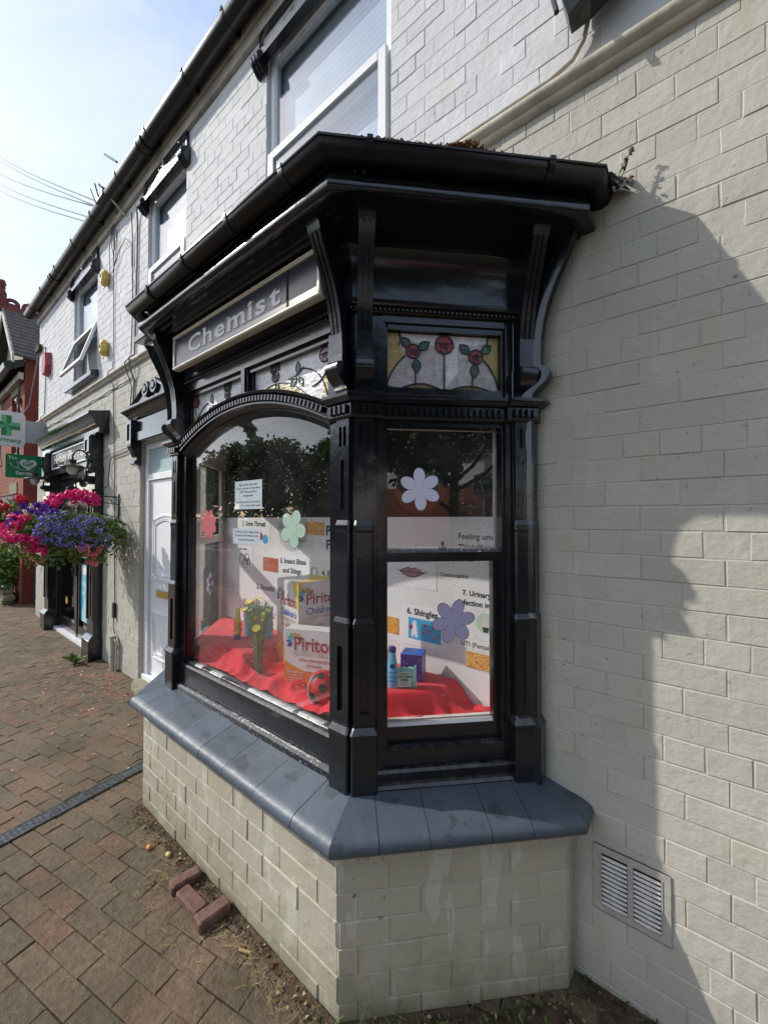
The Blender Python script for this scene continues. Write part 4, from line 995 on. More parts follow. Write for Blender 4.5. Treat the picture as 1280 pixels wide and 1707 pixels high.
p = MB(); p.tube([(-.30, -.06, 3.90), (-.303, -.03, 3.86), (-.305, -.026, 3.75), (-.318, -.024, 3.70), (-.36, -.022, 3.650), (-.45, -.020, 3.632), (-.9, -.018, 3.634)], .0095, 'pipe', 8); p.tube([(-.305, -.026, 3.79), (-.305, -.026, 3.765)], .014, 'pipe', 8)
tag(build('cable_conduit', p, smooth=True), 'painted cable conduit curving down from the black flood light', 'conduit')
gw = thing('gutter_weed', 'dry reddish weed growing from the right end of the bay gutter', 'weed', (-.2, -.05, 3.04))
for (x, y, z) in ((-.175, -.06, 3.10), (-.16, -.055, 3.125), (-.185, -.06, 3.075)):
    p = MB()
    p.tube([(x-.03, y-.005, 3.045), (x-.012, y, z-.01), (x, y, z+.01)], .0022, 'stem', 5)
    for k in range(14): p.leaf((x+random.gauss(0, .004), y+random.gauss(0, .004), z+random.uniform(-.005, .022)), .007, 'moss')
    build('stem', p, gw)
p = MB()
for k in range(50): p.leaf((-.20+random.gauss(0, .014), -.05+random.gauss(0, .012), 3.035+random.gauss(0, .010)), .009, 'moss')
build('leaf_clump', p, gw)
p = MB()
for k in range(1500):
    u = random.choice([random.gauss(.22, .09), random.gauss(.42, .05), random.uniform(.06, .62)]); u = min(max(u, .03), .70)
    h_ = .02*math.exp(-((u-.44)/.06)**2)+.010
    p.leaf(FR_R(u, random.uniform(.125, .163), 3.043+random.uniform(0, h_*1.5)), .007, 'moss', (0, 0, 1))
tag(build('roof_moss', p), 'rust brown moss tufts along the top of the bay gutter', 'moss', kind='stuff')

# ------------------------------------------------------------------ ground details
dc_ = thing('drain_channel', 'narrow chequered steel drain channel crossing the brick pavement', 'drain', (-3.08, -.95, 0))
p = MB(); a = Vector((-3.21, -.05, 0)); b = Vector((-2.55, -4.6, 0)); dd = (b-a).normalized(); nn = Vector((-dd.y, dd.x, 0)); L = (b-a).length
pf = lambda u, d, z: tuple(a+dd*u+nn*d+Vector((0, 0, z)))
p.box(0, L, -.044, .044, -.03, .0085, 'steel', pf); p.box(0, L, -.049, -.0442, .0, .0105, 'steel', pf); p.box(0, L, .0442, .049, 0, .0105, 'steel', pf); build('cover_plate', p, dc_)
p = MB(); u = .02; k = 0
while u < L-.02:
    for d in (-.030, -.010, .010, .030):
        an = .6 if (k+int((d+.030)/.02+.5)) % 2 else -.6; c, s_ = math.cos(an)*.010, math.sin(an)*.010
        p.rings([[pf(u-c-s_*.2, d-s_+c*.2, .0085), pf(u-c+s_*.2, d-s_-c*.2, .0085), pf(u+c+s_*.2, d+s_-c*.2, .0085), pf(u+c-s_*.2, d+s_+c*.2, .0085)], [pf(u-c*.8, d-s_*.8+.0008, .011), pf(u-c*.8, d-s_*.8-.0008, .011), pf(u+c*.8, d+s_*.8-.0008, .011), pf(u+c*.8, d+s_*.8+.0008, .011)]], 'steel')
    u += .024; k += 1
build('tread_pattern', p, dc_)
def loose_brick(c, ang, l, w, h, label, tl=0):
    p = MB(); cs, sn = math.cos(ang), math.sin(ang)
    pf = lambda u, v, z: (c[0]+u*cs-v*sn, c[1]+u*sn+v*cs, z+tl*u)
    p.bbox(-l/2, l/2, -w/2, w/2, 0.0, h, 'loosebrick', pf, .007); tag(build('loose_brick', p), label, 'brick', 'loose bricks at the foot of the plinth')
M['loosebrick'] = simple('brown_loose_brick', (.155, .09, .072), .85, .2, var=.3, vs=35, bump=.003, bs=60)
loose_brick((-1.965, -.790), math.radians(80), .135, .062, .046, 'chipped brown brick end on against the plinth, farthest of the three loose bricks', 0)
loose_brick((-1.832, -.822), math.radians(3), .175, .063, .043, 'loose brown brick lying along the plinth between the other two')
loose_brick((-1.703, -.790), math.radians(84), .14, .068, .048, 'loose brown brick set crosswise, nearest of the three to the bay corner')
# soil strip, debris, straw, petals, weeds
p = MB(); 
def strip(pts, w0, w1):
    for i in range(len(pts)-1):
        pass
n = 60; R_ = []
for i in range(n+1):
    x = -2.72+1.74*i/n; w = .025+.035*mnoise.noise(Vector((x*3, 0, 0)))+.04*mnoise.noise(Vector((x*11, 2, 0)))
    R_.append([(x, -.695, -.004), (x, -.71, .012+.006*mnoise.noise(Vector((x*20, 5, 0)))), (x, -.73, .006), (x, -.74-max(.0, w), -.004)])
p.rings(R_, 'soil', None, False, False)
tag(build('soil_strip', p), kind='structure')
p = MB(); p.add([(-.98, -.72, .001), (-.36, -.1, .001), (-.36, 0, .001), (1.4, 0, .001), (1.4, -.30, .001), (-.1, -.32, .001), (-.75, -.72, .001)], [(0, 1, 2, 3, 4, 5, 6)], 'soil'); tag(build('soil_patch', p), kind='structure')
p = MB()
def straw(x, y, l, r=.0008, z=.006):
    a = random.uniform(0, PI); k = random.uniform(-.4, .4); pts = []
    for i in range(4): t = (i/3-.5)*l; pts.append((x+t*math.cos(a+k*t/l), y+t*math.sin(a+k*t/l), z+random.uniform(0, .008)))
    p.tube(pts, r, 'straw', 3, False)
for (cx, cy, s_, n) in ((-2.08, -.86, .06, 45), (-2.6, -.76, .07, 40), (-2.35, -.80, .06, 30), (-1.62, -.80, .05, 22), (-1.45, -.78, .06, 25), (-1.85, -.95, .06, 18), (-1.25, -.80, .06, 30), (-1.02, -.78, .05, 20), (-.85, -.60, .06, 25), (-2.85, -.62, .06, 25)):
    for k in range(n): straw(random.gauss(cx, s_), random.gauss(cy, s_*.45), random.uniform(.02, .075))
for k in range(160): straw(random.uniform(-3.2, -.7), -.72-abs(random.gauss(0, .25)), random.uniform(.012, .05), .0007)
tag(build('dry_straw', p), 'bits of dry yellow grass scattered along the foot of the plinth', 'dry grass', kind='stuff')
p = MB()
for k in range(330):
    x, y = (random.gauss(-5.2, .7), random.gauss(-.55, .28)) if k < 200 else ((random.gauss(-4.6, .5), -.10-abs(random.gauss(0, .12))) if k < 270 else (random.uniform(-7, -2.4), random.uniform(-1.6, -.2)))
    if y > -.03: continue
    p.leaf((x, y, .006), random.uniform(.006, .017), random.choice(['f_pink', 'f_pink', 'f_magenta', 'straw', 'bark']), (0, 0, 2.2), .7)
tag(build('fallen_petals', p), 'pink petals and leaf bits scattered on the pavers below the baskets', 'petals', kind='stuff')
p = MB()
for k in range(420):
    x = random.uniform(-2.7, -1.0); p.leaf((x, -.715-abs(random.gauss(0, .035)), random.uniform(.004, .014)), random.uniform(.004, .011), random.choice(['bark', 'soil', 'straw', 'bark', 'moss']), (0, 0, 1.5))
for k in range(260):
    t = random.random(); x, y = -1.0+.62*t, -.715+.62*t; p.leaf((x+random.gauss(.03, .03), y-random.gauss(.03, .03), random.uniform(.004, .02)), random.uniform(.004, .012), random.choice(['leaf', 'leaf', 'straw', 'bark']), (0, 0, .6))
for k in range(300): p.leaf((random.uniform(-.35, .5), -abs(random.gauss(.02, .03))-.005, random.uniform(.004, .02)), random.uniform(.004, .010), random.choice(['leaf', 'bark', 'bark', 'moss']), (0, 0, .8))
tag(build('leaf_litter', p), 'dark leaf litter and moss gathered in the corner of wall and paving', 'litter', kind='stuff')
for (x, y, c, lb) in ((-2.33, -.815, (.55, .20, .05), 'orange brown pebble on the pavers by the straw left of the loose bricks'), (-2.20, -.77, (.58, .42, .2), 'pale tan pebble close to the plinth left of the loose bricks')):
    M['peb%d' % int(-x*100)] = simple('pebble_stone', c, .7); p = MB(); p.sphere((x, y, .010), .014, 'peb%d' % int(-x*100), 9, 6, (1.3, .9, .75)); tag(build('pebble', p, smooth=True), lb, 'pebble')
p = MB(); p.tube([(-1.49, -.79, .008), (-1.44, -.768, .009)], .0055, 'straw', 8); tag(build('cigarette_end', p, smooth=True), 'tan cigarette end on the pavers right of the loose bricks', 'cigarette end')
p = MB(); p.tube([(-2.42, -1.46, .007), (-2.345, -1.425, .008)], .004, 'string_w', 5); tag(build('twig', p), 'short pale stick lying on the pavers at the lower left', 'stick')
def weed(c, s, n, label):
    p = MB()
    for k in range(n):
        a = random.uniform(0, 2*PI); l = s*random.uniform(.5, 1); t = Vector((math.cos(a)*l, math.sin(a)*l, s*random.uniform(.25, .9))); b0 = Vector(c)
        sd = Vector((-math.sin(a), math.cos(a), 0))*s*.16
        p.add([b0, b0+t*.55+sd+Vector((0, 0, s*.12)), b0+t, b0+t*.55-sd+Vector((0, 0, s*.12))], [(0, 1, 2, 3)], 'leaf_shrub')
    tag(build('weed', p), label, 'weed', 'weeds in the paving')
weed((-6.02, -.26, .0), .15, 26, 'leafy green weed at the foot of the pharmacy doorway column')
weed((-4.18, -.22, .0), .11, 14, 'small green weed beside the mossy door step')
for k in range(1):
    p = MB()
    for (x, y) in ((-1.0, -.74), (-.93, -.68), (-.84, -.60), (-.9, -.66)):
        for i in range(9):
            a = random.uniform(0, 2*PI); l = random.uniform(.02, .06); p.tube([(x, y, 0), (x+.4*l*math.cos(a), y+.4*l*math.sin(a), l), (x+l*math.cos(a), y+l*math.sin(a), l*1.3)], .0012, 'leaf_shrub', 3, False)
    tag(build('grass_tuft', p), 'thin grass blades at the base of the plinth facing right', 'grass', kind='stuff')
# waste pipe, cables
p = MB(); p.tube([(-5.40, -.05, .40), (-5.40, -.05, -.02)], .028, 'pipe', 12); p.tube([(-5.40, -.05, .16), (-5.40, -.05, .19)], .034, 'pipe', 12); p.tube([(-5.40, -.05, .36), (-5.40, -.05, .405)], .035, 'pipe', 12); p.tube([(-5.37, -.05, .37), (-5.33, -.045, .36), (-5.315, -.04, .32), (-5.315, -.04, .0)], .012, 'pipe', 8)
p.box(-5.43, -5.37, -.03, -.004, .27, .29, 'pipe')
tag(build('waste_pipe', p, smooth=True), 'stub of painted waste pipe at the foot of the wall left of the white door', 'pipe')
def cable(pts, r, mat, label, cat='cable', grp=None, name='wall_cable'):
    p = MB(); p.tube(pts, r, mat, 6); tag(build(name, p, smooth=True), label, cat, grp)
cable([(-5.60, -.03, 5.40), (-5.62, -.016, 4.6), (-5.61, -.014, 4.0), (-5.63, -.014, 3.66), (-5.62, -.07, 3.60), (-5.62, -.07, 3.54), (-5.61, -.014, 3.45), (-5.52, -.014, 2.2), (-5.48, -.014, 1.0), (-5.47, -.014, .75)], .006, 'cable', 'thin grey cable running the height of the wall beside the yellow sensors')
p = MB(); p.box(-5.495, -5.445, -.035, -.004, .60, .78, 'cable_d'); p.tube([(-5.47, -.02, .60), (-5.49, -.02, .50), (-5.44, -.02, .42), (-5.41, -.03, .40)], .005, 'cable_d', 5); tag(build('junction_box', p), 'slim dark junction box on the cable above the waste pipe', 'junction box')
cable([(-4.86, -.04, 5.33), (-4.88, -.016, 5.1), (-4.90, -.016, 4.2), (-4.93, -.016, 3.65), (-4.93, -.07, 3.60), (-4.95, -.06, 3.5), (-4.93, -.016, 3.36), (-4.96, -.016, 3.05)], .010, 'cable', 'thick grey cable dropping down the wall left of the middle upstairs window')
cable([(-5.00, -.04, 5.30), (-5.02, -.018, 5.0), (-5.00, -.018, 4.2), (-5.03, -.018, 3.66), (-5.08, -.07, 3.58), (-5.02, -.06, 3.46), (-5.0, -.018, 3.30), (-5.04, -.018, 3.02)], .006, 'cable_d', 'dark cable beside the thick grey one left of the middle upstairs window')
cable([(-5.62, -.02, 5.45), (-5.50, -.03, 5.28), (-5.53, -.03, 4.98), (-5.62, -.03, 4.86), (-5.72, -.03, 4.90), (-5.76, -.03, 5.2), (-5.66, -.03, 5.42), (-5.55, -.03, 5.2), (-5.60, -.03, 5.06), (-5.67, -.03, 5.2), (-5.64, -.03, 5.45)], .004, 'cable_d', 'loose loop of thin cable hanging under the eaves')
cable([(-5.62, -.03, 4.87), (-5.40, -.03, 5.05), (-5.20, -.03, 5.10), (-5.06, -.02, 4.98), (-5.03, -.02, 4.7)], .004, 'cable_d', 'thin dark cable swinging from the loop to the cable by the middle window')
pts = []
for i in range(25):
    x = -9.2+4.2*i/24; pts.append((x, -.012-.006*(i % 3 == 1), 3.40-.015*math.sin(PI*i/24)+.012*(i % 4 == 0)))
cable(pts, .006, 'cable_d', 'dark cable clipped in a long run just under the string course')
cable([(-5.02, -.02, 2.58), (-5.2, -.02, 2.56), (-5.45, -.02, 2.55), (-5.62, -.02, 2.54), (-5.68, -.02, 2.48), (-5.70, -.03, 2.2), (-5.80, -.05, 2.17)], .006, 'cable_d', 'dark cable crossing the wall between pharmacy and door surround')
cable([(-5.02, -.02, 2.62), (-5.3, -.02, 2.60), (-5.6, -.02, 2.60), (-5.72, -.02, 2.59), (-5.86, -.03, 2.56)], .005, 'cable', 'grey cable crossing the wall just above the dark one')
cable([(-9.28, -.03, 4.95), (-9.05, -.02, 4.86), (-9.0, -.016, 4.6), (-9.08, -.016, 3.66), (-9.14, -.06, 3.6), (-9.12, -.016, 3.44)], .007, 'cable_d', 'black cable down the wall end past the red alarm box')
C0 = Vector((0, -1.711, 1.79))
WIRES = [((-5.56, -.10, 5.62), (-13.3, .14, 10.76), 'topmost of the five overhead wires reaching the eaves'), ((-5.60, -.10, 5.58), (-13.3, .14, 10.66), 'second overhead wire from the top, close under the first'), ((-5.45, -.04, 5.52), (-13.3, .14, 10.37), 'middle one of the five overhead wires'), ((-5.62, -.03, 5.46), (-13.3, .14, 10.10), 'second overhead wire from the bottom'), ((-5.66, -.03, 5.42), (-13.3, .14, 9.94), 'lowest of the five overhead wires reaching the eaves')]
for a, b, lb in WIRES:
    a, b = Vector(a), Vector(b); pts = []
    for i in range(13):
        t = i/12*1.5; q = a+(b-a)*t; q.z -= .07*math.sin(PI*min(t/1.5, 1)); pts.append(q)
    cable(pts, .008, 'cable_d', lb, 'wire', 'overhead wires', 'overhead_wire')
p = MB(); p.tube([(-5.25, -.02, 5.40), (-5.42, -.24, 5.72)], .012, 'soffit', 6); p.box(-5.62, -5.38, -.22, -.06, 5.60, 5.69, 'plastic'); p.tube([(-5.60, -.22, 5.60), (-5.66, -.26, 5.78)], .006, 'iron', 5); p.tube([(-5.50, -.22, 5.62), (-5.50, -.26, 5.76)], .008, 'iron', 5); p.tube([(-5.1, -.16, 5.86), (-5.3, -.22, 6.02)], .014, 'soffit', 6)
tag(build('wire_bracket', p), 'dark bracket clamped to the gutter where the overhead wires end', 'bracket')
for (z, lb) in ((4.87, 'upper of the two yellow wrapped sensors on the white wall'), (3.97, 'lower of the two yellow wrapped sensors on the white wall')):
    x = -5.86; tt = thing('alarm_sensor', lb, 'sensor', (x, 0, z), 'yellow wrapped boxes on the wall')
    p = MB(); n = 12
    p.rings([[(x+r_*math.cos(2*PI*k/n)*(1+.1*random.uniform(-1, 1)), -y, z+rz*math.sin(2*PI*k/n)*(1+.1*random.uniform(-1, 1))) for k in range(n)] for r_, rz, y in ((.055, .09, .004), (.066, .105, .03), (.062, .10, .07), (.04, .065, .09))], 'yellowbox'); build('wrapping', p, tt)
    p = MB(); p.tube([(x-.055, -.06, z-.04), (x, -.095, z), (x+.045, -.075, z+.055)], .006, 'bark', 5); p.tube([(x-.035, -.035, z-.09), (x-.045, -.045, z-.13)], .006, 'yellowbox', 4); build('tie_cord', p, tt)
p = MB(); p.rings([[(-8.93, -.004, 4.30), (-8.73, -.004, 4.30), (-8.66, -.004, 4.46), (-8.70, -.004, 4.68), (-8.90, -.004, 4.68), (-8.98, -.004, 4.46)], [(-8.91, -.09, 4.32), (-8.75, -.09, 4.32), (-8.69, -.09, 4.46), (-8.72, -.09, 4.66), (-8.88, -.09, 4.66), (-8.95, -.09, 4.46)]], 'redbox')
tag(build('alarm_box', p), 'faded red burglar alarm box near the far end of the white wall', 'alarm')

# ------------------------------------------------------------------ window display
db = MB(); db.box(-3.22, -.47, .030, .040, .88, 1.800, 'board'); tag(build('display_board', db), 'long white display board standing behind the red cloth in the bay', 'board')
BF = frame((0, .030), (1, 0), (0, -1))
def sheet(x0, x1, z0, z1, mat='paper', d=.0008, rot=0, fr=BF, mb=None):
    mb = mb or MB(); cx, cz = (x0+x1)/2, (z0+z1)/2; c, s_ = math.cos(rot), math.sin(rot)
    f2 = lambda u, dd, z: fr(cx+(u-cx)*c-(z-cz)*s_, dd, cz+(u-cx)*s_+(z-cz)*c)
    mb.box(x0, x1, d, d+.0007, z0, z1, mat, f2); return mb, f2
def poster(name, label, cat, x0, x1, z0, z1, lines=(), mat='paper', rot=0, extra=None, grp=None):
    rot = rot or random.uniform(-.018, .018); mb, f2 = sheet(x0, x1, z0, z1, mat, .0008, rot); t = thing(name, label, cat, BF((x0+x1)/2, .0008, z0), grp or 'health notices on the display board'); build('sheet', mb, t)
    if lines:
        mb = MB()
        for (s_, u, z, size, bold, ink) in lines: add_text(mb, s_, u, z, size, ink, f2, .0022, bold)
        build('printing', mb, t)
    if extra:
        mb = MB(); extra(mb, f2); build('picture', mb, t)
    return t
def pic_throat(mb, f): blob(mb, f, circ(-2.56, 1.66, .03), .0022, 'p_red'); blob(mb, f, circ(-2.50, 1.64, .035), .0024, 'p_sky')
poster('health_notice', 'white notice headed Sore Throat at the left end of the display board', 'notice', -2.86, -2.44, 1.585, 1.79, [('1. Sore Throat', -2.80, 1.735, .052, .0014, 'ink')], extra=pic_throat)
def pic_sk(mb, f):
    for (u, z, r) in ((-2.80, 1.47, .04), (-2.74, 1.49, .03), (-2.76, 1.44, .035), (-2.72, 1.455, .025)): mb.tube([f(a, .003, b) for a, b in circ(u, z, r, 14)]+[f(u+r, .003, z)], .0022, 'ink', 4)
poster('health_notice', 'notice with a black line sketch of a bee under the Sore Throat notice', 'notice', -2.89, -2.66, 1.40, 1.565, [('Otitis media', -2.87, 1.545, .026, .0006, 'greyink')], extra=pic_sk)
poster('health_notice', 'strip notice lettered Sinusitis on the display board', 'notice', -2.63, -2.33, 1.235, 1.315, [('2. Sinusitis', -2.61, 1.262, .054, .0014, 'ink')])
poster('health_notice', 'notice lettered Insect Bites and Stings on the display board', 'notice', -2.34, -2.00, 1.39, 1.53, [('3. Insect Bites', -2.32, 1.478, .050, .0014, 'ink'), ('and Stings', -2.29, 1.412, .050, .0014, 'ink')])
poster('health_notice', 'grey printed leaflet half behind the green paper flower', 'notice', -2.20, -1.98, 1.60, 1.79, [('advice', -2.06, 1.755, .022, 0, 'greyink'), ('free', -2.05, 1.725, .022, 0, 'greyink'), ('same day', -2.09, 1.69, .022, 0, 'greyink'), ('no appointment', -2.16, 1.635, .022, 0, 'greyink')], 'p_grey')
def pic_tooth(mb, f): mb.tube([f(a, .003, b) for a, b in circ(-1.955, 1.44, .03, 12)]+[f(-1.925, .003, 1.44)], .0022, 'ink', 4)
poster('health_notice', 'notice starting 4. E with a small outline drawing left of it', 'notice', -1.99, -1.62, 1.36, 1.485, [('4. Earache', -1.885, 1.425, .050, .0012, 'ink')], extra=pic_tooth)
poster('health_notice', 'notice with a large bold Pharmacy First heading behind the window post', 'notice', -1.87, -1.36, 1.58, 1.78, [('Pharmacy', -1.845, 1.69, .085, .003, 'ink'), ('First', -1.845, 1.60, .085, .003, 'ink')])
def photo_print(x0, x1, z0, z1, mat, label, rot=0):
    mb, f2 = sheet(x0, x1, z0, z1, mat, .0020, rot); tag(build('photo_print', mb), label, 'photo', 'skin photos pinned on the display board')
photo_print(-2.525, -2.345, 1.405, 1.505, 'ph_red', 'red skin photo left of the Insect Bites notice', -.02); photo_print(-2.04, -1.86, 1.685, 1.77, 'ph_orange', 'orange photo of an insect right of the green paper flower', -.02)
photo_print(-1.40, -1.272, 1.155, 1.245, 'ph_orange', 'small orange skin photo left of the Shingles notice'); photo_print(-.865, -.62, 1.075, 1.152, 'ph_leaf', 'speckled orange photo under the Female aged notice', -.01)
def zig(mb, f):
    pts = [(-.93, 1.44)]; 
    for i in range(6): pts += [(-.93+.075*i, 1.765), (-.8925+.075*i, 1.80 if i else 1.79)]
    pts += [(-.55, 1.77), (-.55, 1.44)]
    for i in range(5): pts += [(-.58-.07*i, 1.475), (-.615-.07*i, 1.43)]
    return pts
zz = zig(None, None); mb = MB(); mb.extrude(zz, .0008, .0016, 'paper', BF); t = thing('health_notice', 'zigzag edged card reading Feeling unwell near the right end of the board', 'notice', (-.74, .03, 1.43)); build('sheet', mb, t)
mb = MB(); add_text(mb, 'Feeling unwell?', -.905, 1.692, .040, 'ink', BF, .0022, .0004, .245); add_text(mb, 'Think Pharmacy', -.905, 1.638, .040, 'ink', BF, .0022, .0004, .255); add_text(mb, 'First!', -.905, 1.584, .040, 'ink', BF, .0022, .0004); build('printing', mb, t)
def lips(mb, f):
    up = [(-1.262, 1.505), (-1.235, 1.520), (-1.205, 1.530), (-1.185, 1.522), (-1.165, 1.530), (-1.135, 1.520), (-1.105, 1.506)]; lo = [(-1.135, 1.492), (-1.165, 1.480), (-1.205, 1.480), (-1.235, 1.490)]
    blob(mb, f, up+lo, .0022, 'sg_pink'); mb.tube([f(a, .003, b) for a, b in up+lo+up[:1]], .0016, 'ink', 4); mb.tube([f(a, .003, b) for a, b in [(-1.28, 1.513), (-1.25, 1.506), (-1.185, 1.508), (-1.12, 1.506), (-1.085, 1.513)]], .0016, 'ink', 4)
poster('health_notice', 'white sheet with a drawing of pink lips', 'notice', -1.36, -1.03, 1.422, 1.60, extra=lips)
poster('health_notice', 'small strip lettered Contraception', 'notice', -1.018, -.875, 1.488, 1.532, [('Contraception', -1.010, 1.500, .027, .0005, 'ink')])
def figpic(mb, f):
    mb.box(-1.205, -1.005, .0017, .0021, 1.150, 1.262, 'ph_blue', f); blob(mb, f, circ(-1.165, 1.235, .013), .0026, 'paper'); blob(mb, f, [(-1.178, 1.225), (-1.152, 1.225), (-1.146, 1.17), (-1.155, 1.155), (-1.165, 1.18), (-1.175, 1.155), (-1.186, 1.17)], .0026, 'paper'); blob(mb, f, circ(-1.188, 1.212, .012), .0028, 'p_red')
    for (u, z) in ((-1.10, 1.235), (-1.075, 1.205), (-1.05, 1.23), (-1.04, 1.18), (-1.105, 1.195)): blob(mb, f, circ(u, z, .011, 9), .0026, 'sg_pink'); blob(mb, f, circ(u, z, .004, 7), .003, 'p_red')
poster('health_notice', 'notice lettered Shingles with a bright blue picture', 'notice', -1.25, -.955, 1.115, 1.325, [('6. Shingles', -1.215, 1.280, .046, .0013, 'ink')], rot=-.01, extra=figpic)
def circfig(mb, f):
    blob(mb, f, circ(-.765, 1.298, .048, 20), .0020, 'petal_green'); blob(mb, f, circ(-.765, 1.328, .010), .0026, 'p_grey'); blob(mb, f, [(-.780, 1.318), (-.750, 1.318), (-.748, 1.28), (-.782, 1.28)], .0026, 'p_grey'); blob(mb, f, [(-.782, 1.28), (-.748, 1.28), (-.754, 1.256), (-.777, 1.256)], .0028, 'sg_dgreen')
poster('health_notice', 'notice headed Urinary with a pale green circle picture', 'notice', -.93, -.55, 1.215, 1.475, [('7. Urinary Tract', -.885, 1.418, .036, .0010, 'ink'), ('Infection in Women', -.905, 1.372, .036, .0010, 'ink')], extra=circfig)
poster('health_notice', 'strip lettered UTI Female aged 16 to 64', 'notice', -.905, -.54, 1.163, 1.207, [('UTI (Female aged 16-64)', -.893, 1.175, .032, .0003, 'ink')])

# red cloth over the shelf and two hidden boxes
def sstep(a, b, x): t = min(1, max(0, (x-a)/(b-a))); return t*t*(3-2*t)
def cloth_z(x, y):
    lf = sstep(-1.98, -2.12, x)*sstep(-.47, -.40, y+.03*math.sin(x*9))
    e_ = -((x+1.007)-(y+.70))*R2; rt = sstep(-1.36, -1.28, x)*sstep(-.80, -.93, x-.25*y)*sstep(.275, .345, e_)
    mid = 1-max(lf, rt)
    z = .887+.105*lf+.115*rt
    n1 = mnoise.noise(Vector((x*5.5+y*3, y*7-x*2, 0))); n2 = mnoise.noise(Vector((x*13-y*9, y*12, 3)))
    fold = (1-abs(n1)*2.2); z += mid*.040*max(0, fold)**2+.008*n2*(.25+mid)+.012*max(0, math.sin(x*17+y*26+4*n1))*mid
    z += .02*sstep(-.86, -.74, x)*mid*max(0, n2)
    k_ = sstep(-.50, -.43, y); return .890+(z-.890)*(.35+.65*k_)
mb = MB(); NX, NY = 210, 66; idx = {}; vs = []; fs = []
def inbay(x, y): return y > -.70+.205 and y < .024 and ((x+1.007)-(y+.70))*R2 < -.246 and (-(x+2.72)-(y+.70))*R2 < -.264 and x < -.665-.15*max(0, -y)
for j in range(NY+1):
    for i in range(NX+1):
        x = -3.2+2.6*i/NX; y = -.50+.524*j/NY
        idx[i, j] = len(vs); vs.append((x, y, cloth_z(x, y)))
for j in range(NY):
    for i in range(NX):
        q = [idx[i, j], idx[i+1, j], idx[i+1, j+1], idx[i, j+1]]
        if all(inbay(vs[k][0], vs[k][1]) for k in q): fs.append(tuple(q))
use = sorted({k for f in fs for k in f}); re = {k: i for i, k in enumerate(use)}
mb.add([vs[k] for k in use], [tuple(re[k] for k in f) for f in fs], 'cloth'); rc = build('red_cloth', mb, smooth=180); tag(rc, 'crumpled red cloth draped over the shelf inside the bay window', 'cloth')

def carton(c, u, w, dp, h, z0):
    # returns frames for front and left faces
    u = Vector((*u, 0)).normalized(); n = Vector((u.y, -u.x, 0))   # n points out of the front face
    o = Vector((*c, 0))
    return (lambda a, d, z: tuple(o+u*a+n*d+Vector((0, 0, z0+z)))), (lambda a, d, z: tuple(o-n*(dp-a)-u*d+Vector((0, 0, z0+z))))
def burst(mb, f, u, z, r):
    for i, m in enumerate(('p_navy', 'p_blue', 'p_sky', 'p_green', 'p_gold', 'p_orange', 'p_brown')):
        a = PI*1.16-i*PI*.165; blob(mb, f, leafp(u+r*.35*math.cos(a), z+r*.35*math.sin(a), r*.75, r*.20, a), .0014+.0001*i, m)
# big orange and grey carton behind
cb_ = thing('medicine_carton', 'tall grey and orange Children\'s allergy syrup display carton behind the smaller carton', 'carton', (-1.80, -.2, .90))
fF, fL = carton((-1.777, -.250), (.2, .98), .28, .28, .52, .895)
mb = MB(); mb.box(0, .30, -.28, 0, 0, .525, 'p_grey', fF); build('box', mb, cb_)
mb = MB()
arcb = [(.28*i/12, .20-.13*math.sin(PI*.5*i/12)) for i in range(13)]
blob(mb, fL, [(0, 0), (.28, 0)]+[(.28*(1-i/12), (.065+.17*(i/12)**1.6)) for i in range(13)], .0012, 'p_orange'); blob(mb, fL, [(.20, .525), (.28, .525), (.28, .33)], .0012, 'p_yellow')
blob(mb, fF, [(0, 0), (.30, 0), (.30, .12), (.15, .09), (0, .13)], .0012, 'p_orange'); blob(mb, fF, [(0, .525), (.03, .525), (0, .40)], .0012, 'p_yellow')
top = [fF(a, d, .5262) for a, d in ((0, 0), (.30, 0), (.30, -.28), (.22, -.28), (.12, -.10), (.0, -.05))]; mb.add(top, [tuple(range(6))], 'p_yellow')
build('printed_colour', mb, cb_)
mb = MB()
add_text(mb, 'Piriton', .055, .375, .090, 'p_red', fL, .0018, .0015, .20); add_text(mb, "Children's", .055, .315, .055, 'p_blue', fL, .0018, .0008, .20); add_text(mb, 'ALLERGY SYRUP', .06, .287, .024, 'p_gold', fL, .0018, 0, .19); add_text(mb, 'chlorphenamine', .07, .250, .022, 'p_red', fL, .0018); add_text(mb, 'maleate', .11, .228, .022, 'p_red', fL, .0018); burst(mb, fL, .055, .425, .052)
for i in range(8): add_text(mb, ['Fast relief', 'from allergies', 'hayfever', 'pet allergies', 'skin allergies', 'insect bites', 'food allergies', 'hives'][i], .03, .175-.02*i, .017, 'p_white', fL, .0018)
add_text(mb, 'Piriton', .05, .395, .090, 'p_red', fF, .0018, .0015, .23); add_text(mb, "Children's", .05, .335, .055, 'p_blue', fF, .0018, .0008, .21); add_text(mb, 'ALLERGY SYRUP', .05, .307, .024, 'p_gold', fF, .0018, 0, .19); burst(mb, fF, .05, .445, .05)
for i in range(5): add_text(mb, ['Piriton syrup contains', 'chlorphenamine maleate', 'for relief of allergy', 'read the leaflet', 'keep out of reach'][i], .02, .26-.022*i, .018, 'p_red', fF, .0018)
build('printing', mb, cb_)
ct = thing('medicine_carton', 'squat orange and grey allergy tablets display carton standing in front', 'carton', (-1.6, -.3, .90))
fF, fL = carton((-1.734, -.376), (.93, .37), .36, .09, .31, .893)
mb = MB(); mb.box(0, .36, -.09, 0, 0, .305, 'p_grey', fF); build('box', mb, ct)
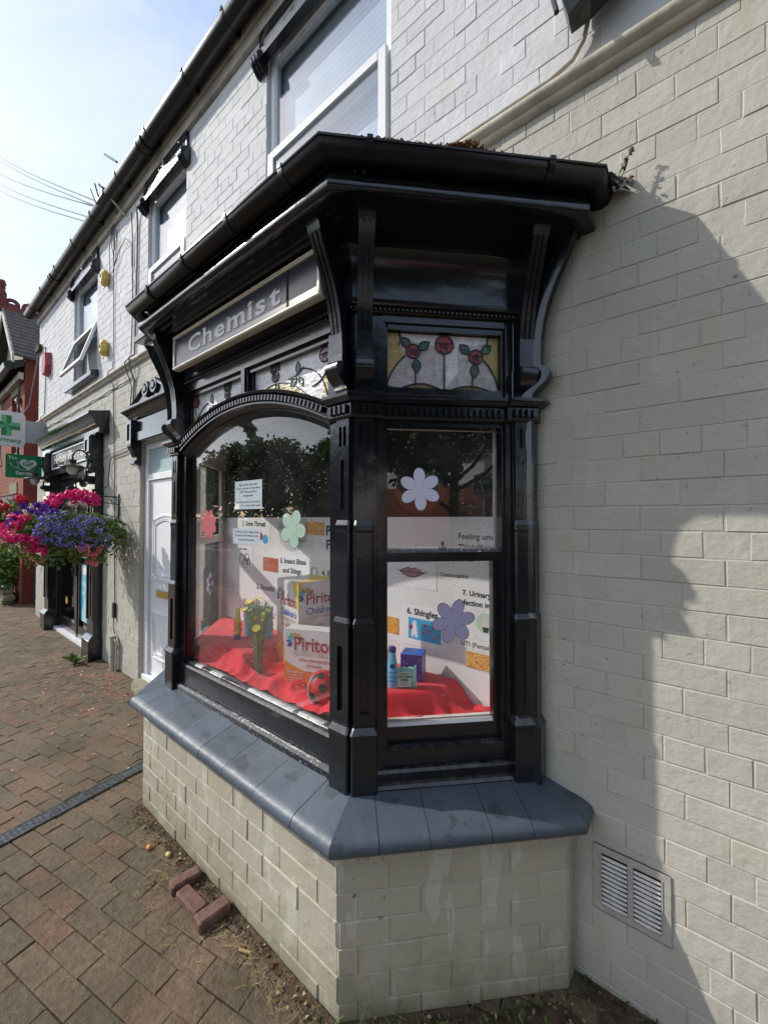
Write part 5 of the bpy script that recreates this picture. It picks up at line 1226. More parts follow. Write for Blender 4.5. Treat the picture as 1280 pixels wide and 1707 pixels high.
mb = MB(); blob(mb, fF, [(0, 0), (.36, 0)]+[(.36-.36*i/14, .135-.055*math.sin(PI*i/14)+.0*i) for i in range(15)], .0012, 'p_orange'); blob(mb, fF, [(.008, .012), (.20, .012), (.20, .088), (.008, .088)], .0016, 'ph_panel'); blob(mb, fL, [(0, 0), (.09, 0), (.09, .14), (0, .12)], .0012, 'p_orange')
M['ph_panel'] = simple('darker_orange_print', (.70, .20, .05), .4)
build('printed_colour', mb, ct)
mb = MB(); add_text(mb, 'Piriton', .055, .195, .105, 'p_red', fF, .0020, .0020, .245); add_text(mb, 'ALLERGY TABLETS', .052, .168, .030, 'p_gold', fF, .0020, 0, .235); add_text(mb, 'chlorphenamine', .085, .138, .028, 'p_red', fF, .0020); add_text(mb, 'maleate', .13, .110, .028, 'p_red', fF, .0020); burst(mb, fF, .060, .238, .050)
add_text(mb, 'Fast relief from', .016, .074, .015, 'p_white', fF, .0024, .0004); add_text(mb, 'the symptoms of', .016, .060, .013, 'p_white', fF, .0024)
for i, s_ in enumerate(('Skin allergies', 'Food allergies', 'Insect bites')): add_text(mb, '- '+s_, .018, .044-.014*i, .015, 'p_white', fF, .0024)
build('printing', mb, ct)
# ball
bl = thing('toy_ball', 'shiny red ball with black spots and a white string at the front of the display', 'ball', (-1.405, -.405, .90))
bc = Vector((-1.405, -.405, .978)); br_ = .080
mb = MB(); mb.sphere(bc, br_, 'ballred', 32, 20); build('ball', mb, bl, smooth=True)
for (a, e) in ((-2.2, .1), (-1.45, -.15), (-1.75, .85), (-.75, .35), (-2.95, .4), (-1.0, 1.1), (-2.3, -.6), (-1.2, -.7), (.3, .3), (1.5, .4), (2.4, .0)):
    n = Vector((math.cos(a)*math.cos(e), math.sin(a)*math.cos(e), math.sin(e))); t1 = n.orthogonal().normalized(); t2 = n.cross(t1)
    mb = MB(); k = 12; ring = [tuple(bc+(n*math.cos(.24)+(t1*math.cos(2*PI*i/k)+t2*math.sin(2*PI*i/k))*math.sin(.24))*(br_*1.004)) for i in range(k)]; r2 = [tuple(bc+(n*math.cos(.12)+(t1*math.cos(2*PI*i/k)+t2*math.sin(2*PI*i/k))*math.sin(.12))*(br_*1.004)) for i in range(k)]
    mb.rings([ring, r2, [tuple(bc+n*br_*1.004)]*k], 'blackspot', None, True, False); build('spot', mb, bl, smooth=True)
mb = MB(); P = []
for i in range(13):
    a = -1.95+.35*i/12; e = 1.0-1.9*i/12; n = Vector((math.cos(a)*math.cos(e), math.sin(a)*math.cos(e), math.sin(e))); P.append(bc+n*(br_+.004))
mb.tube(P, .0018, 'string_w', 5); mb.tube([P[-1], P[-1]+Vector((-.02, -.012, -.004)), P[-1]+Vector((-.045, .0, .0)), P[-1]+Vector((-.055, .02, .012))], .0018, 'string_w', 5); mb.tube([p_+Vector((.008, -.004, .002)) for p_ in P], .0016, 'string_w', 5); build('string', mb, bl)
# vase of yellow flowers
fv = thing('flower_vase', 'clear tumbler of pale green stems with small yellow daisies', 'flowers', (-1.987, -.365, .90))
mb = MB(); tips = []
for k in range(85):
    a = random.uniform(0, 2*PI); r0 = .022*math.sqrt(random.random()); rt = r0*1.0; r1 = random.uniform(.02, .095); h = random.uniform(.27, .42)
    b0 = Vector((-1.987+r0*math.cos(a), -.365+r0*math.sin(a), .893)); m_ = b0+Vector((.012*math.cos(a), .012*math.sin(a), .20)); t_ = Vector((-1.987+r1*math.cos(a), -.365+r1*math.sin(a), .90+h))
    mb.tube([b0, m_, (m_+t_)/2+Vector((0, 0, .02)), t_], .0016, 'stem', 4, False); tips.append(t_)
for k in range(420):
    t_ = random.choice(tips); mb.leaf(t_+Vector((random.gauss(0, .02), random.gauss(0, .02), -abs(random.gauss(.05, .04)))), .017, 'stem', None, .15)
build('stems', mb, fv)
mb = MB(); random.shuffle(tips)
for t_ in tips[:13]:
    n = (t_-Vector((-1.987, -.365, 1.0))).normalized()+Vector((.2, -.5, .3)); n.normalize(); t1 = n.orthogonal().normalized(); t2 = n.cross(t1); R_ = random.uniform(.018, .030)
    for i in range(11):
        a = 2*PI*i/11; d = t1*math.cos(a)+t2*math.sin(a); s_ = n.cross(d)*R_*.22; mb.add([t_, t_+d*R_*.6+s_, t_+d*R_+n*.004, t_+d*R_*.6-s_], [(0, 1, 2, 3)], 'yflower')
build('blossoms', mb, fv)
mb = MB(); mb.lathe([(.028, .0), (.030, .002), (.036, .12), (.034, .12), (.028, .006)], (-1.987, -.365, .893), 'film', 20); build('tumbler', mb, fv)
# blue carton, tube
mb = MB(); fF, fL = carton((-2.40, -.20), (.97, .25), .19, .06, .2, .995); mb.box(0, .19, -.06, 0, 0, .20, 'p_sky', fF); mb.box(.10, .185, 0, .001, .03, .13, 'p_white', fF); mb.box(.0, .19, 0, .001, .16, .185, 'p_blue', fF)
tag(build('blue_carton', mb), 'light blue carton behind the yellow flowers', 'carton')
tb = thing('cream_tube', 'yellow and orange squeeze tube standing on its dark blue cap', 'tube', (-2.37, -.271, 1.0))
mb = MB(); mb.rings([[(-2.37+.024*math.cos(a)*wx, -.271+.024*math.sin(a)*wy, z) for a in [2*PI*i/16 for i in range(16)]] for z, wx, wy in ((1.03, .85, .85), (1.05, 1, 1), (1.13, 1.05, .7), (1.20, 1.15, .12))], 'p_yellow'); build('body', mb, tb, smooth=50)
mb = MB(); mb.rings([[(-2.37+.0252*math.cos(a)*wx, -.271+.0252*math.sin(a)*wy, z) for a in [2*PI*i/16 for i in range(16)]] for z, wx, wy in ((1.055, 1, 1), (1.11, 1.04, .80))], 'p_orange'); build('label_band', mb, tb, smooth=50)
mb = MB(); mb.lathe([(.019, 0), (.021, .003), (.021, .033), (.018, .035)], (-2.37, -.271, .994), 'p_navy', 16); build('cap', mb, tb, smooth=50)
# right hand group
bt = thing('lotion_bottle', 'pale blue lotion bottle with dark blue cap at the edge of the side window', 'bottle', (-1.115, -.235, 1.0))
mb = MB(); mb.rings([[(-1.115+.030*math.cos(a)*w_, -.235+.020*math.sin(a)*w_, z) for a in [2*PI*i/18 for i in range(18)]] for z, w_ in ((1.0, .9), (1.005, 1), (1.08, 1.0), (1.11, .86), (1.15, .62), (1.165, .6))], 'cyan'); build('body', mb, bt, smooth=50)
mb = MB(); mb.rings([[(-1.115+.030*math.cos(a)*w_, -.235+.020*math.sin(a)*w_, z) for a in [2*PI*i/18 for i in range(18)]] for z, w_ in ((1.165, .66), (1.185, .68), (1.19, .5))], 'p_navy'); build('cap', mb, bt, smooth=50)
FV = Vector((.62, -.785, 0)); FU = Vector((.785, .62, 0))
pfb = lambda a, d, z: tuple(Vector((-1.115, -.235, 0))+FU*a+FV*d+Vector((0, 0, z)))
mb = MB(); blob(mb, pfb, circ(.0, 1.105, .011, 16), .0265, 'p_navy'); mb.box(-.020, .020, .0262, .0268, 1.075, 1.078, 'p_blue', pfb); mb.box(-.020, .018, .0262, .0268, 1.055, 1.058, 'p_blue', pfb); mb.box(-.02, .016, .0262, .0268, 1.035, 1.0375, 'p_blue', pfb); build('label', mb, bt)
mb = MB(); fF, fL = carton((-1.125, -.155), (.93, .37), .10, .10, .13, .998)
mb.box(0, .105, -.10, 0, 0, .132, 'p_purple', fF); tgb = thing('purple_carton', 'glossy purple and blue cube carton behind the packet of wipes', 'carton', (-1.07, -.12, 1.0)); build('box', mb, tgb)
mb = MB(); mb.add([fF(a, d, .1330) for a, d in ((0, 0), (.105, 0), (.105, -.10), (0, -.10))], [(0, 1, 2, 3)], 'p_blue'); add_text(mb, 'relax', .03, .0, .02, 'p_white', lambda u, d, z: fF(u, -.06+z, .1336)); 
for k in range(22): 
    u_, z_ = random.uniform(.01, .1), random.uniform(.01, .125); blob(mb, fF, circ(u_, z_, random.uniform(.0008, .0022), 6), .001, 'p_white')
fR = lambda a, d, z: fF(.105+d, -a, z); blob(mb, fR, [(0, 0), (.10, 0), (.10, .132), (0, .132)], .0008, 'violet_side'); M['violet_side'] = simple('violet_print', (.16, .10, .36), .35)
build('printed_colour', mb, tgb)
mb = MB(); mb.box(-1.16, -1.10, -.10, -.05, 1.0, 1.115, 'p_red'); tag(build('red_carton', mb), 'small dull red carton between the blue bottle and the purple carton', 'carton')
wp = thing('wipes_packet', 'mint and white soft packet of soothing wipes lying up on the red cloth', 'packet', (-1.03, -.21, 1.0))
wo = Vector((-1.105, -.265, 1.000)); 
def wf(u, d, z): return tuple(wo+FU*u+FV*(d-.02-z*.25)+Vector((0, 0, z)))
mb = MB(); NXW, NZW = 20, 14; F = []; B_ = []
for j in range(NZW+1):
    for i in range(NXW+1):
        a, b = i/NXW, j/NZW; e = max(0, 1-abs(2*a-1)**6)*max(0, 1-abs(2*b-1)**4)
        flare = .012*(max(0, abs(2*a-1)-.75)/.25); zz_ = .088*b+flare*(2*b-1)+.002*math.sin(a*23+b*9)
        F.append(wf(.125*a, .020*e**.6+.003*math.sin(a*31)*(1-e), zz_)); B_.append(wf(.125*a, -.014*e**.6+.003*math.sin(a*31)*(1-e)-.001, zz_))
quads = [(j*(NXW+1)+i, j*(NXW+1)+i+1, (j+1)*(NXW+1)+i+1, (j+1)*(NXW+1)+i) for j in range(NZW) for i in range(NXW)]
mb.add(F, quads, 'mint'); mb.add(B_, quads, 'mint'); build('packet', mb, wp, smooth=180)
mb = MB(); blob(mb, wf, [(.036, .012), (.094, .012), (.098, .074), (.036, .074)], .0215, 'pale_label'); M['pale_label'] = simple('pale_mint_label', (.62, .74, .66), .3); build('label', mb, wp)
mb = MB(); add_text(mb, 'SOOTHING', .040, .050, .012, 'ink', wf, .0225, .0004); add_text(mb, 'WIPES', .048, .036, .013, 'ink', wf, .0225, .0005); mb.box(.042, .088, .022, .0226, .064, .068, 'p_green', wf)
for i in range(3): mb.box(.045, .086, .022, .0224, .018+.005*i, .0195+.005*i, 'greyink', wf)
build('printing', mb, wp)

# paper flowers and notices on the glass
def paper_flower(fr, u, z, R, n, mat, d, label, a0=PI/2, film=False, pw=.44, grp='paper flowers stuck on the bay glass'):
    t = thing('paper_flower', label, 'paper flower', fr(u, d, z), grp); s_ = 1
    mb = MB(); ln = MB()
    for i in range(n):
        a = a0+2*PI*i/n; c_ = (u+R*.60*math.cos(a), z+R*.60*math.sin(a))
        def ell(k, sc): return [(c_[0]+R*.40*sc*math.cos(2*PI*j/k)*math.cos(a)-R*pw*.66*sc*math.sin(2*PI*j/k)*math.sin(a), c_[1]+R*.40*sc*math.cos(2*PI*j/k)*math.sin(a)+R*pw*.66*sc*math.sin(2*PI*j/k)*math.cos(a)) for j in range(k)]
        mb.extrude(ell(22, .93), d+.0006+i*.00004, d+.0011+i*.00004, mat, fr); ln.extrude(ell(22, 1.0), d+.0002+i*.00004, d+.0007+i*.00004-.0001, 'petal_line', fr)
    mb.extrude(circ(u, z, R*.34, 20), d+.0013, d+.0017, mat, fr)
    build('petals', mb, t); build('outline', ln, t)
    if film:
        mb = MB(); mb.extrude(circ(u, z+.003, R*1.16, 28), d-.0008, d-.0004, 'film', fr); build('clear_backing', mb, t)
    return t
paper_flower(FR_R, .339, 1.915, .092, 6, 'petal_pale', -.1838, 'pale lilac paper flower in a clear disc on the upper side pane', PI/2+.05, True)
paper_flower(FR_R, .489, 1.351, .097, 6, 'petal_lilac', -.2088, 'lilac paper flower on the lower side pane beside the Shingles notice', PI/2-.35)
paper_flower(FR_F, .354, 1.742, .098, 5, 'petal_green', -.1925, 'mint green paper flower on the large front pane', PI/2-.45, True, .56)
paper_flower(FR_F, -.443, 1.758, .095, 8, 'petal_red', -.1925, 'coral red paper flower at the left edge of the front pane', PI/8)
paper_flower(FR_L, .60, 1.28, .09, 6, 'petal_pale', -.222, 'pale lilac paper flower on the far canted pane, seen from inside', PI/2)
def glass_notice(u0, u1, z0, z1, lines, label):
    t = thing('window_notice', label, 'notice', FR_F((u0+u1)/2, -.19, z0), 'notices taped inside the front pane'); mb = MB(); mb.box(u0, u1, -.1925, -.1919, z0, z1, 'paperblue', FR_F); build('sheet', mb, t)
    mb = MB()
    for (s_, z, sz) in lines: add_text(mb, s_, (u0+u1)/2, z, sz, 'greyink', FR_F, -.1912, .0001, None, 'C')
    build('printing', mb, t)
glass_notice(-.153, .104, 1.843, 1.998, [('Age 12 years and over?', 1.972, .019), ('Access is welcome to hear about', 1.952, .017), ('NHS Pharmacy First', 1.932, .019), ('management', 1.912, .019), ('Find out more about our services by', 1.878, .0155), ('calling 111 or visiting the NHS website', 1.858, .0145)], 'pale blue square notice, upper of the two taped inside the front pane')
glass_notice(-.170, .090, 1.652, 1.737, [('The Pharmacy team is happy to help', 1.715, .0155), ('you with any minor illness or injury', 1.695, .0155), ('no appointment needed', 1.672, .0155)], 'pale blue narrow notice, lower of the two taped inside the front pane')

# ------------------------------------------------------------------ pharmacy shopfront
ph = thing('pharmacy_shopfront', 'black painted pharmacy shopfront with lettered fascia and double glass door', 'shopfront', (-7.2, -.1, 0))
mb = MB()
mb.slab([(0, 2.86), (.10, 2.86), (.115, 2.88), (.115, 2.93), (.13, 2.945), (.15, 2.96), (.16, 2.99), (.19, 3.05), (.215, 3.08), (.225, 3.085), (.225, 3.115), (0, 3.165)], -8.62, -5.76, 'black', WF)
build('cornice', mb, ph, smooth=30)
mb = MB(); mb.box(-8.25, -6.15, .002, .06, 2.50, 2.86, 'black', WF); build('fascia', mb, ph)
mb = MB(); mb.box(-8.12, -6.24, .062, .078, 2.60, 2.83, 'signblue', WF); sb_ = build('sign_board', mb, ph)
mb = MB()
for (a, b, c, d) in ((-8.14, -6.22, 2.582, 2.602), (-8.14, -6.22, 2.828, 2.848)): mb.box(a, b, .06, .09, c, d, 'upvc', WF)
for (a, b) in ((-8.14, -8.12), (-6.24, -6.22)): mb.box(a, b, .06, .09, 2.602, 2.828, 'upvc', WF)
build('frame', mb, sb_)
for w_, u_, l_ in (('Highley', -8.04, .72), ('Pharmacy', -7.23, .93)):
    mb = MB(); add_text(mb, w_, u_, 2.668, .185, 'p_white', WF, .081, .004, l_, 'L', 0, .002); build('lettering', mb, sb_)
for cx in (-6.075, -8.325):
    mb = MB(); h = .125
    mb.bbox(cx-h-.02, cx+h+.02, .0, .15, .0, .26, 'black', WF, .006); mb.rings([[(cx-h-.02, -.0, .26), (cx+h+.02, -.0, .26), (cx+h+.02, -.15, .26), (cx-h-.02, -.15, .26)], [(cx-h, -.0, .31), (cx+h, -.0, .31), (cx+h, -.11, .31), (cx-h, -.11, .31)]], 'black')
    mb.box(cx-h, cx+h, .0, .098, .31, 2.10, 'black', WF)
    for (a, b) in ((-h, -h+.035), (h-.035, h)): mb.box(cx+a, cx+b, .098, .112, .50, 2.02, 'black', WF)
    mb.box(cx-.02, cx+.02, .098, .108, .55, 1.98, 'black', WF); mb.bbox(cx-h-.012, cx+h+.012, 0, .13, 2.10, 2.17, 'black', WF); mb.box(cx-h, cx+h, 0, .10, 2.17, 2.46, 'black', WF)
    mb.slab([(0, 2.38), (.10, 2.38), (.15, 2.40), (.155, 2.43), (.12, 2.455), (.11, 2.50), (.13, 2.55), (.15, 2.60), (.15, 2.86), (0, 2.86)], cx-h+.02, cx+h-.02, 'black', WF)
    for (a, b, c, d) in ((-.10, -.06, 2.62, 2.84), (.06, .10, 2.62, 2.84), (-.06, .06, 2.62, 2.66), (-.06, .06, 2.80, 2.84)): mb.box(cx+a, cx+b, .15, .162, c, d, 'black', WF)
    for e in (-.06, 0, .06): mb.slab([(0, 2.40), (.158, 2.40), (.163, 2.43), (.128, 2.455), (.118, 2.50), (.138, 2.55), (.158, 2.60), (0, 2.60)], cx+e-.016, cx+e+.016, 'black', WF)
    build('pilaster', mb, ph, smooth=30)
mb = MB()
for (a, b, c, d) in ((-8.20, -8.12, .05, 2.5), (-6.28, -6.20, .05, 2.5), (-7.22, -7.14, .05, 1.98), (-8.12, -6.28, 1.98, 2.06), (-8.12, -6.28, 2.42, 2.5)): mb.box(a, b, -.09, -.02, c, d, 'black', WF)
mb.box(-8.2, -6.2, -.10, .03, .0, .045, 'upvc', WF); build('door_frame', mb, ph)
for (a, b) in ((-8.12, -7.22), (-7.14, -6.28)):
    mb = MB()
    for (c, d, e, f_) in ((a, a+.07, .05, 1.98), (b-.07, b, .05, 1.98), (a+.07, b-.07, .05, .22), (a+.07, b-.07, 1.88, 1.98)): mb.box(c, d, -.085, -.03, e, f_, 'black', WF)
    dl = build('door_leaf', mb, ph); mb = MB(); mb.box(a+.07, b-.07, -.062, -.058, .22, 1.88, 'glass_dark', WF); build('pane', mb, dl)
    mb = MB(); hx = b-.035 if a < -8 else a+.035; mb.tube([(hx, -.0, .95), (hx, -.0, 1.45)], .014, 'iron', 8); mb.tube([(hx, .03, 1.0), (hx, -.0, 1.0)], .01, 'iron'); mb.tube([(hx, .03, 1.4), (hx, -.0, 1.4)], .01, 'iron'); build('handle', mb, dl)
mb = MB(); mb.box(-8.12, -6.28, -.062, -.058, 2.06, 2.42, 'glass_up', WF); build('transom_pane', mb, ph)
mb = MB(); mb.box(-8.2, -6.2, -.9, -.88, .0, 2.5, 'winback', WF); build('shop_interior', mb, ph)
for (x, z0, z1, lb) in ((-6.84, 1.22, 1.80, 'turquoise health poster in the pharmacy door, upper of the two'), (-6.84, .30, 1.12, 'turquoise health poster in the pharmacy door, lower of the two')):
    mb = MB(); mb.box(x-.23, x+.23, -.0575, -.0555, z0, z1, 'poster', WF); mb.box(x-.20, x+.20, -.0555, -.0550, z1-.14, z1-.03, 'p_white', WF); tag(build('door_poster', mb), lb, 'poster', 'posters in the pharmacy door')
mb = MB(); mb.box(-7.98, -7.86, -.057, -.055, 1.45, 1.66, 'ph_blue', WF)
for i in range(3): mb.box(-7.95, -7.89, -.055, -.0545, 1.49+.055*i, 1.52+.055*i, 'p_white', WF)
tag(build('door_sticker', mb), 'small bright blue sticker high on the dark pharmacy door', 'sticker')
mb = MB(); mb.extrude(circ(-7.82, .50, .06, 16), -.056, -.054, 'p_yellow', WF); mb.extrude(circ(-7.82, .55, .022, 10), -.054, -.0535, 'p_green', WF); tag(build('door_sticker', mb), 'yellow and green sticker low on the dark pharmacy door', 'sticker')
mb = MB(); mb.bbox(-8.60, -8.46, .0, .13, 1.0, 1.14, 'plastic', WF, .02); mb.sphere((-8.53, -.13, 1.07), .055, 'plastic', 12, 8); tag(build('door_bell_box', mb, smooth=40), 'black box fixed to the cream wall left of the pharmacy door', 'box')
def lamp(cx, ys, label):
    t = thing('wall_lamp', label, 'lamp', (cx, -.1, 2.3), 'swan neck lamps on the pharmacy front')
    mb = MB(); mb.sphere((cx, -.155, 2.30), .045, 'iron', 10, 7, (1, 1, .8)); mb.box(cx-.05, cx+.05, -.15, -.10, 2.24, 2.34, 'iron')
    pts = [(cx, -.16, 2.32), (cx, -.15, 2.44), (cx, -.14, 2.54)]+[(cx, -.14-(ys-.14)*.5+(ys-.14)*.5*math.cos(PI*i/8), 2.56+.10*math.sin(PI*i/8)) for i in range(9)]+[(cx, -ys, 2.53)]
    mb.tube(pts, .011, 'iron', 7); mb.lathe([(.035, .47-.0), (.04, .50), (.04, .53), (.0, .54)], (cx, -ys, 2.0), 'iron', 14); build('swan_neck', mb, t, smooth=50)
    mb = MB(); mb.lathe([(.04, .0), (.05, -.01), (.135, -.045), (.14, -.055), (.13, -.055), (.04, -.02)], (cx, -ys, 2.49), 'iron', 20); build('lamp_shade', mb, t, smooth=40)
    mb = MB(); mb.lathe([(.0, -.15), (.03, -.145), (.055, -.11), (.065, -.05), (.06, -.03)], (cx, -ys, 2.49), 'lampglass', 16); build('globe', mb, t, smooth=True)
lamp(-6.075, .30, 'black swan neck lamp on the right pharmacy column'); lamp(-8.325, .26, 'black swan neck lamp on the left pharmacy column by the green sign')
# projecting signs
cs = thing('pharmacy_sign', 'white projecting box sign with a green cross above the word Pharmacy', 'sign', (-9.0, -.4, 3.0))
def rrect(u0, u1, z0, z1, r, n=6):
    o = []
    for (cu_, cz, a0) in ((u1-r, z1-r, 0), (u0+r, z1-r, PI/2), (u0+r, z0+r, PI), (u1-r, z0+r, 1.5*PI)): o += [(cu_+r*math.cos(a0+PI/2*i/n), cz+r*math.sin(a0+PI/2*i/n)) for i in range(n+1)]
    return o
SF = frame((-8.99, 0), (0, 1), (1, 0))
mb = MB(); mb.extrude(rrect(-.775, -.28, 3.02, 3.60, .07), -.10, .0, 'swhite', SF); build('box', mb, cs)
mb = MB(); mb.box(-.28, -.004, -.075, -.02, 3.11, 3.49, 'sgrey', SF); build('arm', mb, cs)
mb = MB(); cx, cz, a_, w_ = -.515, 3.36, .17, .062
for (pt, m) in (([(cx-w_, cz+a_), (cx, cz+a_), (cx, cz), (cx-w_, cz+w_)], 'sgreen2'), ([(cx, cz+a_), (cx+w_, cz+a_), (cx+w_, cz+w_), (cx, cz)], 'sgreen'), ([(cx+w_, cz+w_), (cx+a_, cz+w_), (cx+a_, cz), (cx, cz)], 'sgreen2'), ([(cx, cz), (cx+a_, cz), (cx+a_, cz-w_), (cx+w_, cz-w_)], 'sgreen'), ([(cx, cz), (cx+w_, cz-w_), (cx+w_, cz-a_), (cx, cz-a_)], 'sgreen2'), ([(cx-w_, cz-w_), (cx, cz), (cx, cz-a_), (cx-w_, cz-a_)], 'sgreen'), ([(cx-a_, cz), (cx, cz), (cx-w_, cz-w_), (cx-a_, cz-w_)], 'sgreen2'), ([(cx-a_, cz+w_), (cx-w_, cz+w_), (cx, cz), (cx-a_, cz)], 'sgreen')):
    mb.extrude(pt, .0005, .004, m, SF)
build('cross', mb, cs)
mb = MB(); add_text(mb, 'Pharmacy', -.735, 3.085, .105, 'sgreen', SF, .002, .002, .41); build('lettering', mb, cs)
gp = thing('service_sign', 'green projecting sign reading The GP Service with a white heart', 'sign', (-8.75, -.3, 2.5))
GF = frame((-8.75, 0), (0, 1), (1, 0))
mb = MB(); mb.extrude(rrect(-.555, -.10, 2.47, 2.86, .03), -.012, 0, 'sgreen', GF); build('panel', mb, gp)
mb = MB(); mb.tube([(-8.756, -.10, 2.83), (-8.756, -.004, 2.83)], .012, 'iron'); mb.tube([(-8.756, -.10, 2.51), (-8.756, -.004, 2.51)], .012, 'iron'); build('fixing_arm', mb, gp)
hp = []
for i in range(40):
    t = 2*PI*i/40; hp.append((-.275+.0068*16*math.sin(t)**3, 2.705+.0066*(13*math.cos(t)-5*math.cos(2*t)-2*math.cos(3*t)-math.cos(4*t))))
mb = MB(); mb.extrude(hp, .0004, .002, 'swhite', GF); build('heart', mb, gp)
mb = MB(); add_text(mb, 'The', -.525, 2.775, .072, 'swhite', GF, .002, .001); add_text(mb, 'GP', -.345, 2.675, .095, 'sgreen', GF, .004, .003, .135); add_text(mb, 'Service', -.43, 2.525, .085, 'swhite', GF, .002, .0025); build('lettering', mb, gp)
mb = MB(); mb.tube([GF(a, .003, b) for a, b in ((-.50, 2.72), (-.48, 2.67), (-.44, 2.64), (-.40, 2.645), (-.395, 2.70), (-.42, 2.74))], .004, 'swhite', 5); mb.tube([GF(a, .003, b) for a, b in ((-.42, 2.643), (-.37, 2.61), (-.30, 2.605), (-.24, 2.61), (-.21, 2.595))], .004, 'swhite', 5); build('stethoscope', mb, gp)

# hanging baskets
def wall_bracket(x, z, reach, label):
    mb = MB(); mb.tube([(x, -.012, z-.30), (x, -.012, z+.04)], .008, 'iron', 6); mb.tube([(x, -.012, z), (x, -reach, z+.02)], .007, 'iron', 6); mb.tube([(x, -.012, z-.25)]+[(x, -.012-reach*.75*t, z-.25+.25*t**1.6) for t in (.2, .4, .6, .8, 1)], .006, 'iron', 6); mb.tube([(x, -.02, z-.09), (x, -reach*.9, z-.03)], .005, 'iron', 6)
    for (cy, cz, r) in ((-.06, z-.04, .032), (-.05, z-.24, .03), (-reach+.04, z+.06, .035)): mb.tube([(x, cy+r*math.cos(2*PI*i/12), cz+r*math.sin(2*PI*i/12)) for i in range(12)], .004, 'iron', 5)
    return tag(build('basket_bracket', mb, smooth=True), label, 'bracket', 'wrought iron basket brackets')
wall_bracket(-5.38, 2.05, .52, 'scrolled iron bracket on the wall right of the pharmacy, holding the flower basket'); wall_bracket(-8.95, 2.08, .5, 'scrolled iron bracket on the wall end left of the pharmacy')
RV = Vector((.785, .62, 0)); TV = Vector((.62, -.785, 0))
def basket(c, label, spec, nleaf, rx, rz, sc):
    t = thing('hanging_basket', label, 'flower basket', (c[0], c[1], c[2]-.3*sc), 'hanging flower baskets'); c = Vector(c)
    mb = MB(); mb.lathe([(.05*sc, -.26*sc), (.18*sc, -.20*sc), (.25*sc, -.04*sc), (.26*sc, 0), (.24*sc, 0)], c, 'soil', 18); build('basket_bowl', mb, t, smooth=40)
    mb = MB()
    for k in range(4): a = PI/4+PI/2*k; mb.tube([(c.x+.25*sc*math.cos(a), c.y+.25*sc*math.sin(a), c.z), (c.x, c.y, c.z+.40*sc)], .003, 'iron', 4)
    build('chain', mb, t)
    mb = MB()
    for k in range(nleaf):
        d = Vector((random.gauss(0, 1), random.gauss(0, 1), random.gauss(0, 1))).normalized(); r_ = random.uniform(.72, 1.05)
        q = c+Vector((d.x*rx*r_, d.y*rx*r_, d.z*rz*r_-.03)); lump = 1+.18*mnoise.noise(q*5); q = c+(q-c)*lump
        if d.z < -.2 and random.random() < .5: q.z -= random.uniform(0, .16)*sc
        mb.leaf(q, random.uniform(.018, .036)*sc, 'leaf', d)
    build('foliage', mb, t)
    for name, mat, items in spec:
        mb = MB()
        for (a, b, s_, n, sz, dep) in items:
            if n > 14: mb = MB()
            for k in range(n):
                d = Vector((random.gauss(0, 1), random.gauss(0, 1), random.gauss(0, 1))).normalized()*s_*random.uniform(.55, 1)
                e = math.sqrt(max(.05, 1-min(.95, (a/rx)**2*.8+(b/rz)**2*.5)))*rx*dep
                mb.leaf(c+RV*a+TV*e+Vector((0, 0, b))+d, sz*random.uniform(.7, 1.2), mat, d.normalized()+TV*.6, .8)
            if n > 14: build(name[:-1], mb, t)
        if mb.v and n <= 14: build(name, mb, t)
    return t
def heads(lst, n=55, s_=.05, sz=.017, dep=1.05): return [(a, b, s_*random.uniform(.85, 1.2), n, sz, dep) for a, b in lst]
def drift(a0, a1, b0, b1, n, s_=.03, k=6, sz=.012, shape=None, dep=1.08):
    o = []
    while len(o) < n:
        a, b = random.uniform(a0, a1), random.uniform(b0, b1)
        if shape and not shape(a, b): continue
        o.append((a, b, s_, k, sz, dep))
    return o
random.seed(21)
basket((-5.33, -.47, 1.66), 'large round basket of magenta geraniums and violet lobelia by the pharmacy door', [
    ('geranium_blooms', 'f_magenta', heads([(-.12, .36), (-.02, .36), (.06, .39), (.14, .41), (.22, .40), (.28, .36), (.34, .32), (.24, .33), (.02, .30), (.12, .34), (-.06, .29), (-.38, .06), (-.26, .13), (-.24, .15), (-.22, -.06), (-.14, -.05), (-.28, -.04), (-.06, -.06), (.05, -.07), (-.02, -.14), (.06, -.17), (-.16, .06), (-.10, .14), (-.34, .0), (.30, .37), (.18, .37)], 60, .052)),
    ('lobelia_blooms', 'f_blue', drift(.06, .52, -.24, .22, 210, .026, 6, .0105, lambda a, b: abs(b-.01-.25*(a-.32)*-1) < .17 and b < .25-.22*abs(a-.28))),
    ('petunia_blooms', 'f_purple', drift(-.24, .36, .16, .28, 9, .03, 16, .022)+drift(-.34, -.2, .04, .2, 6, .03, 16, .022)),
    ('fuchsia_blooms', 'f_pink', drift(-.52, -.44, -.20, -.12, 5, .03, 16, .016, None, .6)+drift(-.38, -.26, -.36, -.20, 11, .03, 16, .016, None, .7)+drift(.30, .44, -.26, -.12, 10, .03, 16, .016, None, .9)+drift(.24, .34, -.38, -.26, 6, .026, 14, .016, None, .9)+drift(-.5, -.2, -.1, .18, 8, .02, 8, .014)),
    ('variegated_leaves', 'f_cream', drift(-.56, -.42, -.05, .22, 22, .03, 5, .018, None, .7)+drift(-.32, -.22, -.30, -.12, 9, .03, 5, .018, None, .8)+drift(-.2, .1, .2, .27, 6, .03, 4, .014))], 3000, .49, .24, 1.0)
